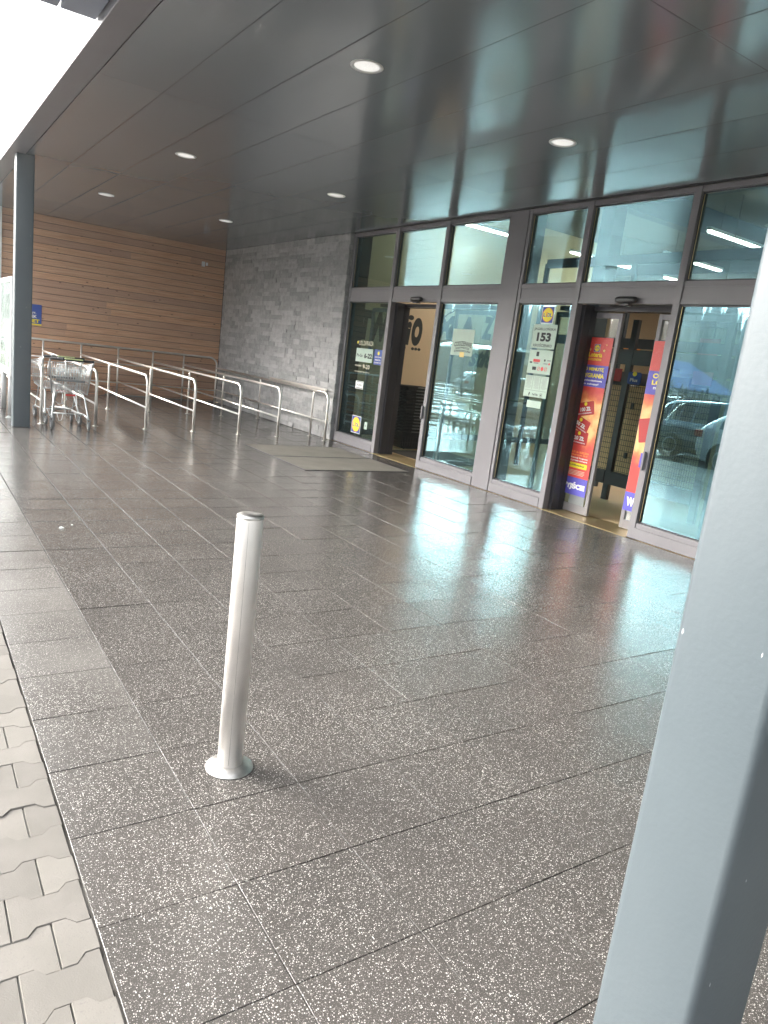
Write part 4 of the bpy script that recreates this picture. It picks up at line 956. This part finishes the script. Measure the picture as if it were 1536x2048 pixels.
# ============================================================ CAR PARK (mirrored in the glass front)
def car(loc,rz,paint,lab,kind='estate',plate_txt=None):
    t=tag(empty('parked_car',loc,rz),lab,'car','cars parked beyond the pavement')
    # stations: x, zbottom, halfwidth, zbelt, zroof, half roof width   (rear -> front, length 4.6)
    if kind=='estate':
        S=[(0,.46,.66,.78,.80,.60),(.05,.30,.80,.90,.93,.68),(.16,.24,.87,.97,1.12,.68),(.34,.22,.89,.98,1.44,.60),(.55,.21,.90,.98,1.52,.59),(1.3,.2,.90,.97,1.58,.60),(2.1,.2,.90,.96,1.60,.60),(2.7,.2,.90,.95,1.54,.59),(3.15,.2,.90,.95,1.28,.64),(3.55,.2,.90,.94,1.0,.70),(3.7,.2,.895,.90,.95,.70),(4.2,.22,.86,.80,.84,.62),(4.48,.27,.76,.66,.69,.52),(4.6,.40,.60,.54,.55,.40)]
    else:
        S=[(0,.46,.66,.80,.82,.60),(.05,.30,.80,.94,.98,.66),(.22,.24,.86,1.02,1.18,.60),(.55,.22,.88,1.0,1.38,.56),(.85,.21,.89,.97,1.45,.57),(1.4,.2,.89,.95,1.49,.58),(2.0,.2,.89,.93,1.48,.58),(2.5,.2,.89,.92,1.38,.60),(2.95,.2,.89,.91,1.14,.66),(3.25,.2,.885,.90,.96,.70),(3.4,.2,.88,.87,.91,.70),(3.85,.22,.85,.78,.82,.62),(4.12,.27,.75,.64,.67,.52),(4.24,.40,.60,.53,.54,.40)]
    def ring(st):
        x,zb,w_,zl,zr,wr=st
        return [(x,0,zb),(x,w_*.86,zb),(x,w_*.97,zb+.10),(x,w_,(zb+zl)*.5),(x,w_*.985,zl-.04),(x,w_*.95,zl),(x,(w_*.95+wr)/2+.02*(zr-zl),(zl+zr)/2),(x,wr,zr-.035 if zr-zl>.1 else zr-.01),(x,wr*.86,zr-.006),(x,0,zr+.012)]
    vs=[];fs=[];n=10;m=len(S)
    for st in S:
        rg=ring(st); vs+=rg+[(a,-b,c) for a,b,c in rg[1:-1][::-1]]
    k=18
    for i in range(m-1):
        for j in range(k): fs.append((i*k+j,i*k+(j+1)%k,(i+1)*k+(j+1)%k,(i+1)*k+j))
    fs.append(tuple(range(k))); fs.append(tuple((m-1)*k+j for j in range(k)))
    mb=MB(); mb.add(vs,fs,0,True); b=mb.build('body',paint,t)
    # windows: offset copies of the greenhouse
    gl=MB()
    def P(i,j,sgn,off=.006):
        a=ring(S[i])[j]; return Vector((a[0],sgn*(a[1]+off),a[2]))
    cab=[i for i in range(m) if S[i][4]-S[i][3]>.25]
    for sgn in (1,-1):
        for i0,i1 in zip(cab,cab[1:]):
            gap=.05
            q=[P(i0,5,sgn),P(i1,5,sgn),P(i1,7,sgn),P(i0,7,sgn)]; mid=[P(i0,6,sgn,.010),P(i1,6,sgn,.010)]
            lx=(q[1]-q[0]).length; u=gap/lx*.5
            def L(a,b,w_): return a*(1-w_)+b*w_
            a0,a1=L(q[0],q[1],u),L(q[0],q[1],1-u); m0,m1=L(mid[0],mid[1],u),L(mid[0],mid[1],1-u); c0,c1=L(q[3],q[2],u),L(q[3],q[2],1-u)
            a0,a1=L(a0,m0,.12),L(a1,m1,.12); c0,c1=L(c0,m0,.18),L(c1,m1,.18)
            gl.add([a0,a1,m1,m0,c1,c0],[(0,1,2,3),(3,2,4,5)])
    gl.build('side_window','carglass',t)
    # rear window and windscreen
    def slab(i0,i1,up_,name):
        a,b=ring(S[i0]),ring(S[i1]); w0,w1=a[8][1]*1.0,b[8][1]*1.0; o=.012
        v=[Vector((a[9][0],-w0,a[9][2]+.004)),Vector((a[9][0],w0,a[9][2]+.004)),Vector((b[9][0],w1,b[9][2]+.004)),Vector((b[9][0],-w1,b[9][2]+.004))]
        nn=(v[1]-v[0]).cross(v[2]-v[1]).normalized(); nn=nn if nn.z>0 else -nn; v=[x+nn*o for x in v]; c=sum(v,Vector())/4; v=[c+(x-c)*.93 for x in v]
        MB().add(v+[x-nn*.03 for x in v],[(0,1,2,3),(0,4,5,1),(1,5,6,2),(2,6,7,3),(3,7,4,0)]).build(name,'carglass',t)
    slab(2,3,0,'rear_window'); fr_=[i for i in range(m) if S[i][4]-S[i][3]>.25][-1]; slab(fr_-1,fr_+1,0,'windscreen')
    L_=S[-1][0]
    for x in (.82,L_-.85):
        for sgn in (1,-1):
            wq=MB().lathe([(.20,-.10),(.315,-.10),(.33,-.07),(.33,.07),(.315,.10),(.20,.10)],28,(x,sgn*.815,.33),axis='y').build('wheel','rubber',t)
            MB().lathe([(.02,-.03),(.205,-.03),(.215,.0),(.215,.105),(.19,.108),(.16,.07),(.05,.085),(.0001,.09)] if sgn>0 else [(.02,.03),(.205,.03),(.215,0),(.215,-.105),(.19,-.108),(.16,-.07),(.05,-.085),(.0001,-.09)],20,(x,sgn*.815,.33),axis='y').build('rim','alloy',wq)
            MB().lathe([(.345,0),(.375,.012*sgn),(.385,.0)],28,(x,sgn*.893,.345),axis='y').build('wheel_arch','rubber',t)
    for sgn in (1,-1):
        box(-.01,.20,min(sgn*.60,sgn*.862),max(sgn*.60,sgn*.862),.78,.95,b=.03).build('tail_light','taillight',t)
        box(L_-.35,L_-.12,min(sgn*.52,sgn*.775),max(sgn*.52,sgn*.775),.60,.71,b=.03).build('headlight','carglass',t)
        MB().box(2.75,2.95,min(sgn*.93,sgn*1.05),max(sgn*.93,sgn*1.05),.98,1.10,b=.03).build('side_mirror',paint,t)
        if kind=='estate': MB().tube([(.6,sgn*.60,1.55),(.75,sgn*.60,1.60),(2.5,sgn*.60,1.62),(2.75,sgn*.60,1.56)],.014,6).build('roof_rail','blackplastic',t)
    box(-.03,.10,-.80,.80,.34,.46,b=.02).build('bumper','blackplastic',t); box(-.035,-.028,-.26,.26,.60,.71).build('number_plate','numplate',t)
    return t
GZ=-.115
car((-4.95,12.65,GZ),R(-90),'silver','silver blue estate car parked close to the path, mirrored in the right hand pane')
car((-3.05,9.95,GZ),R(-90),'whitecar','white car with its tail beside the silver estate, nearest the path','hatch')
car((-9.2,16.5,GZ),R(-95),'darkcar','dark grey estate car parked behind the silver estate')
car((-9.0,10.5,GZ),R(-88),'whitecar','white estate car in the second row, beside the dark grey one')
car((-15.5,33.2,GZ),R(118),'whitecar','white hatchback far across the car park, seen from its tail','hatch')
car((-12.5,24.5,GZ),R(92),'darkcar','dark hatchback halfway across the car park near the trolley shelter','hatch')
t=tag(thing('trolley_shelter',(-10.6,27.5,GZ),None,None),'glazed tube framed trolley shelter standing in the car park','shelter')
x0,x1,y0,y1=-12.2,-9.8,25.8,30.0; 
for x in (x0,x1):
    for y in (y0,(y0+y1)/2,y1): MB().tube([(x,y,GZ),(x,y,2.3)],.045,10).build('post','white',t)
mb=MB(); n=8
for k in range(n): 
    a,b=PI*k/n,PI*(k+1)/n; f=lambda a:((x0+x1)/2-math.cos(a)*(x1-x0+.3)/2,2.3+.45*math.sin(a)); (xa,za),(xb,zb)=f(a),f(b)
    mb.add([(xa,y0-.2,za),(xb,y0-.2,zb),(xb,y1+.2,zb),(xa,y1+.2,za),(xa,y0-.2,za+.02),(xb,y0-.2,zb+.02),(xb,y1+.2,zb+.02),(xa,y1+.2,za+.02)],[(0,1,2,3),(4,5,6,7),(0,1,5,4),(2,3,7,6)])
mb.build('curved_roof','clearglass',t)
box(x0+.05,x0+.065,y0+.05,y1-.05,.2,2.1).build('side_glazing','clearglass',t)
MB().tube([(x0,y0,.6),(x0,y1,.6)],.02,8).tube([(x1,y0,.6),(x1,y1,.6)],.02,8).build('side_rail','steel',t)
# blue roofed house, white building
t=thing('house',(-84,70,-.24),'white house with a big blue hipped metal roof beyond the car park','house')
box(-96,-72,66.5,73.5,-.3,2.6).build('wall','render_',t)
rf=MB().add([(-97,65.7,2.5),(-71,65.7,2.5),(-71,74.3,2.5),(-97,74.3,2.5),(-89,70,6.7),(-78,70,6.7),(-97,65.7,2.4),(-71,65.7,2.4),(-71,74.3,2.4),(-97,74.3,2.4)],[(0,1,5,4),(1,2,5),(2,3,4,5),(3,0,4),(0,6,7,1),(1,7,8,2),(2,8,9,3),(3,9,6,0),(6,9,8,7)]).build('roof','blueroof',t,fix=False)
for x in (-93,-88,-83,-78,-74): f=box(x-.6,x+.6,66.42,66.52,.9,2.1).build('window','white',t); box(x-.5,x+.5,66.40,66.425,1.0,2.0).build('pane','carglass',f)
t=thing('commercial_building',(-52,62,-.24),'low white commercial building with a flat roof far behind the white hatchback','building')
box(-64,-38,60,70,-.3,4.0).build('wall','render_',t); box(-64.3,-37.7,59.7,70.3,4.0,4.3).build('roof','wall',t)
for x in (-60,-55,-50,-45,-41): f=box(x-1.2,x+1.2,59.92,60.02,.6,2.6).build('window','framedark',t); box(x-1.1,x+1.1,59.89,59.925,.7,2.5).build('pane','carglass',f)
def thuja(x,y,h,lab):
    t=thing('thuja_tree',(x,y,-.24),lab,'tree','thuja trees beyond the car park'); rr=random.Random(int(x*97+y))
    MB().tube([(x,y,-.24),(x,y,h*.4)],[.05,.03],6).build('trunk','bark',t)
    mb=MB()
    for k in range(650):
        u=rr.random()**.8; z=-.05+h*u; rad=.42*h/2.8*(1-u)**.7*min(1,.35+u*6); a=rr.uniform(0,2*PI); q=rad*rr.uniform(.55,1.08); s_=.055+.05*(1-u)
        c=Vector((x+q*math.cos(a),y+q*math.sin(a),z)); d=Vector((math.cos(a),math.sin(a),rr.uniform(.6,1.6))).normalized()*s_*1.7; e=Vector((-math.sin(a),math.cos(a),rr.uniform(-.4,.4)))*s_*.6
        mb.add([c-e,c+e,c+d],[(0,1,2)])
    mb.build('crown','thuja',t,fix=False)
for k in range(9):
    xv=45*(1.36+.027*k); thuja(13-xv,45+rnd.uniform(-.3,.3),rnd.uniform(2.2,3.0),'slim dark thuja tree, '+['first','second','third','fourth','middle','fourth from the far end','third from the far end','second from the far end','last'][k]+' of the row before the blue roof')

# ============================================================ HAZE
hz=box(-760,960,-760,960,-1.5,130).build('haze','white'); tag(hz,kind='stuff')
hm=bpy.data.materials.new('haze'); hm.use_nodes=True; ht=hm.node_tree; ht.nodes.remove(ht.nodes['Principled BSDF'])
pv=ht.nodes.new('ShaderNodeVolumePrincipled'); pv.inputs['Density'].default_value=.0019; pv.inputs['Color'].default_value=(.93,.96,.98,1); pv.inputs['Anisotropy'].default_value=.65
ht.links.new(pv.outputs[0],ht.nodes['Material Output'].inputs['Volume']); hz.data.materials.clear(); hz.data.materials.append(hm)
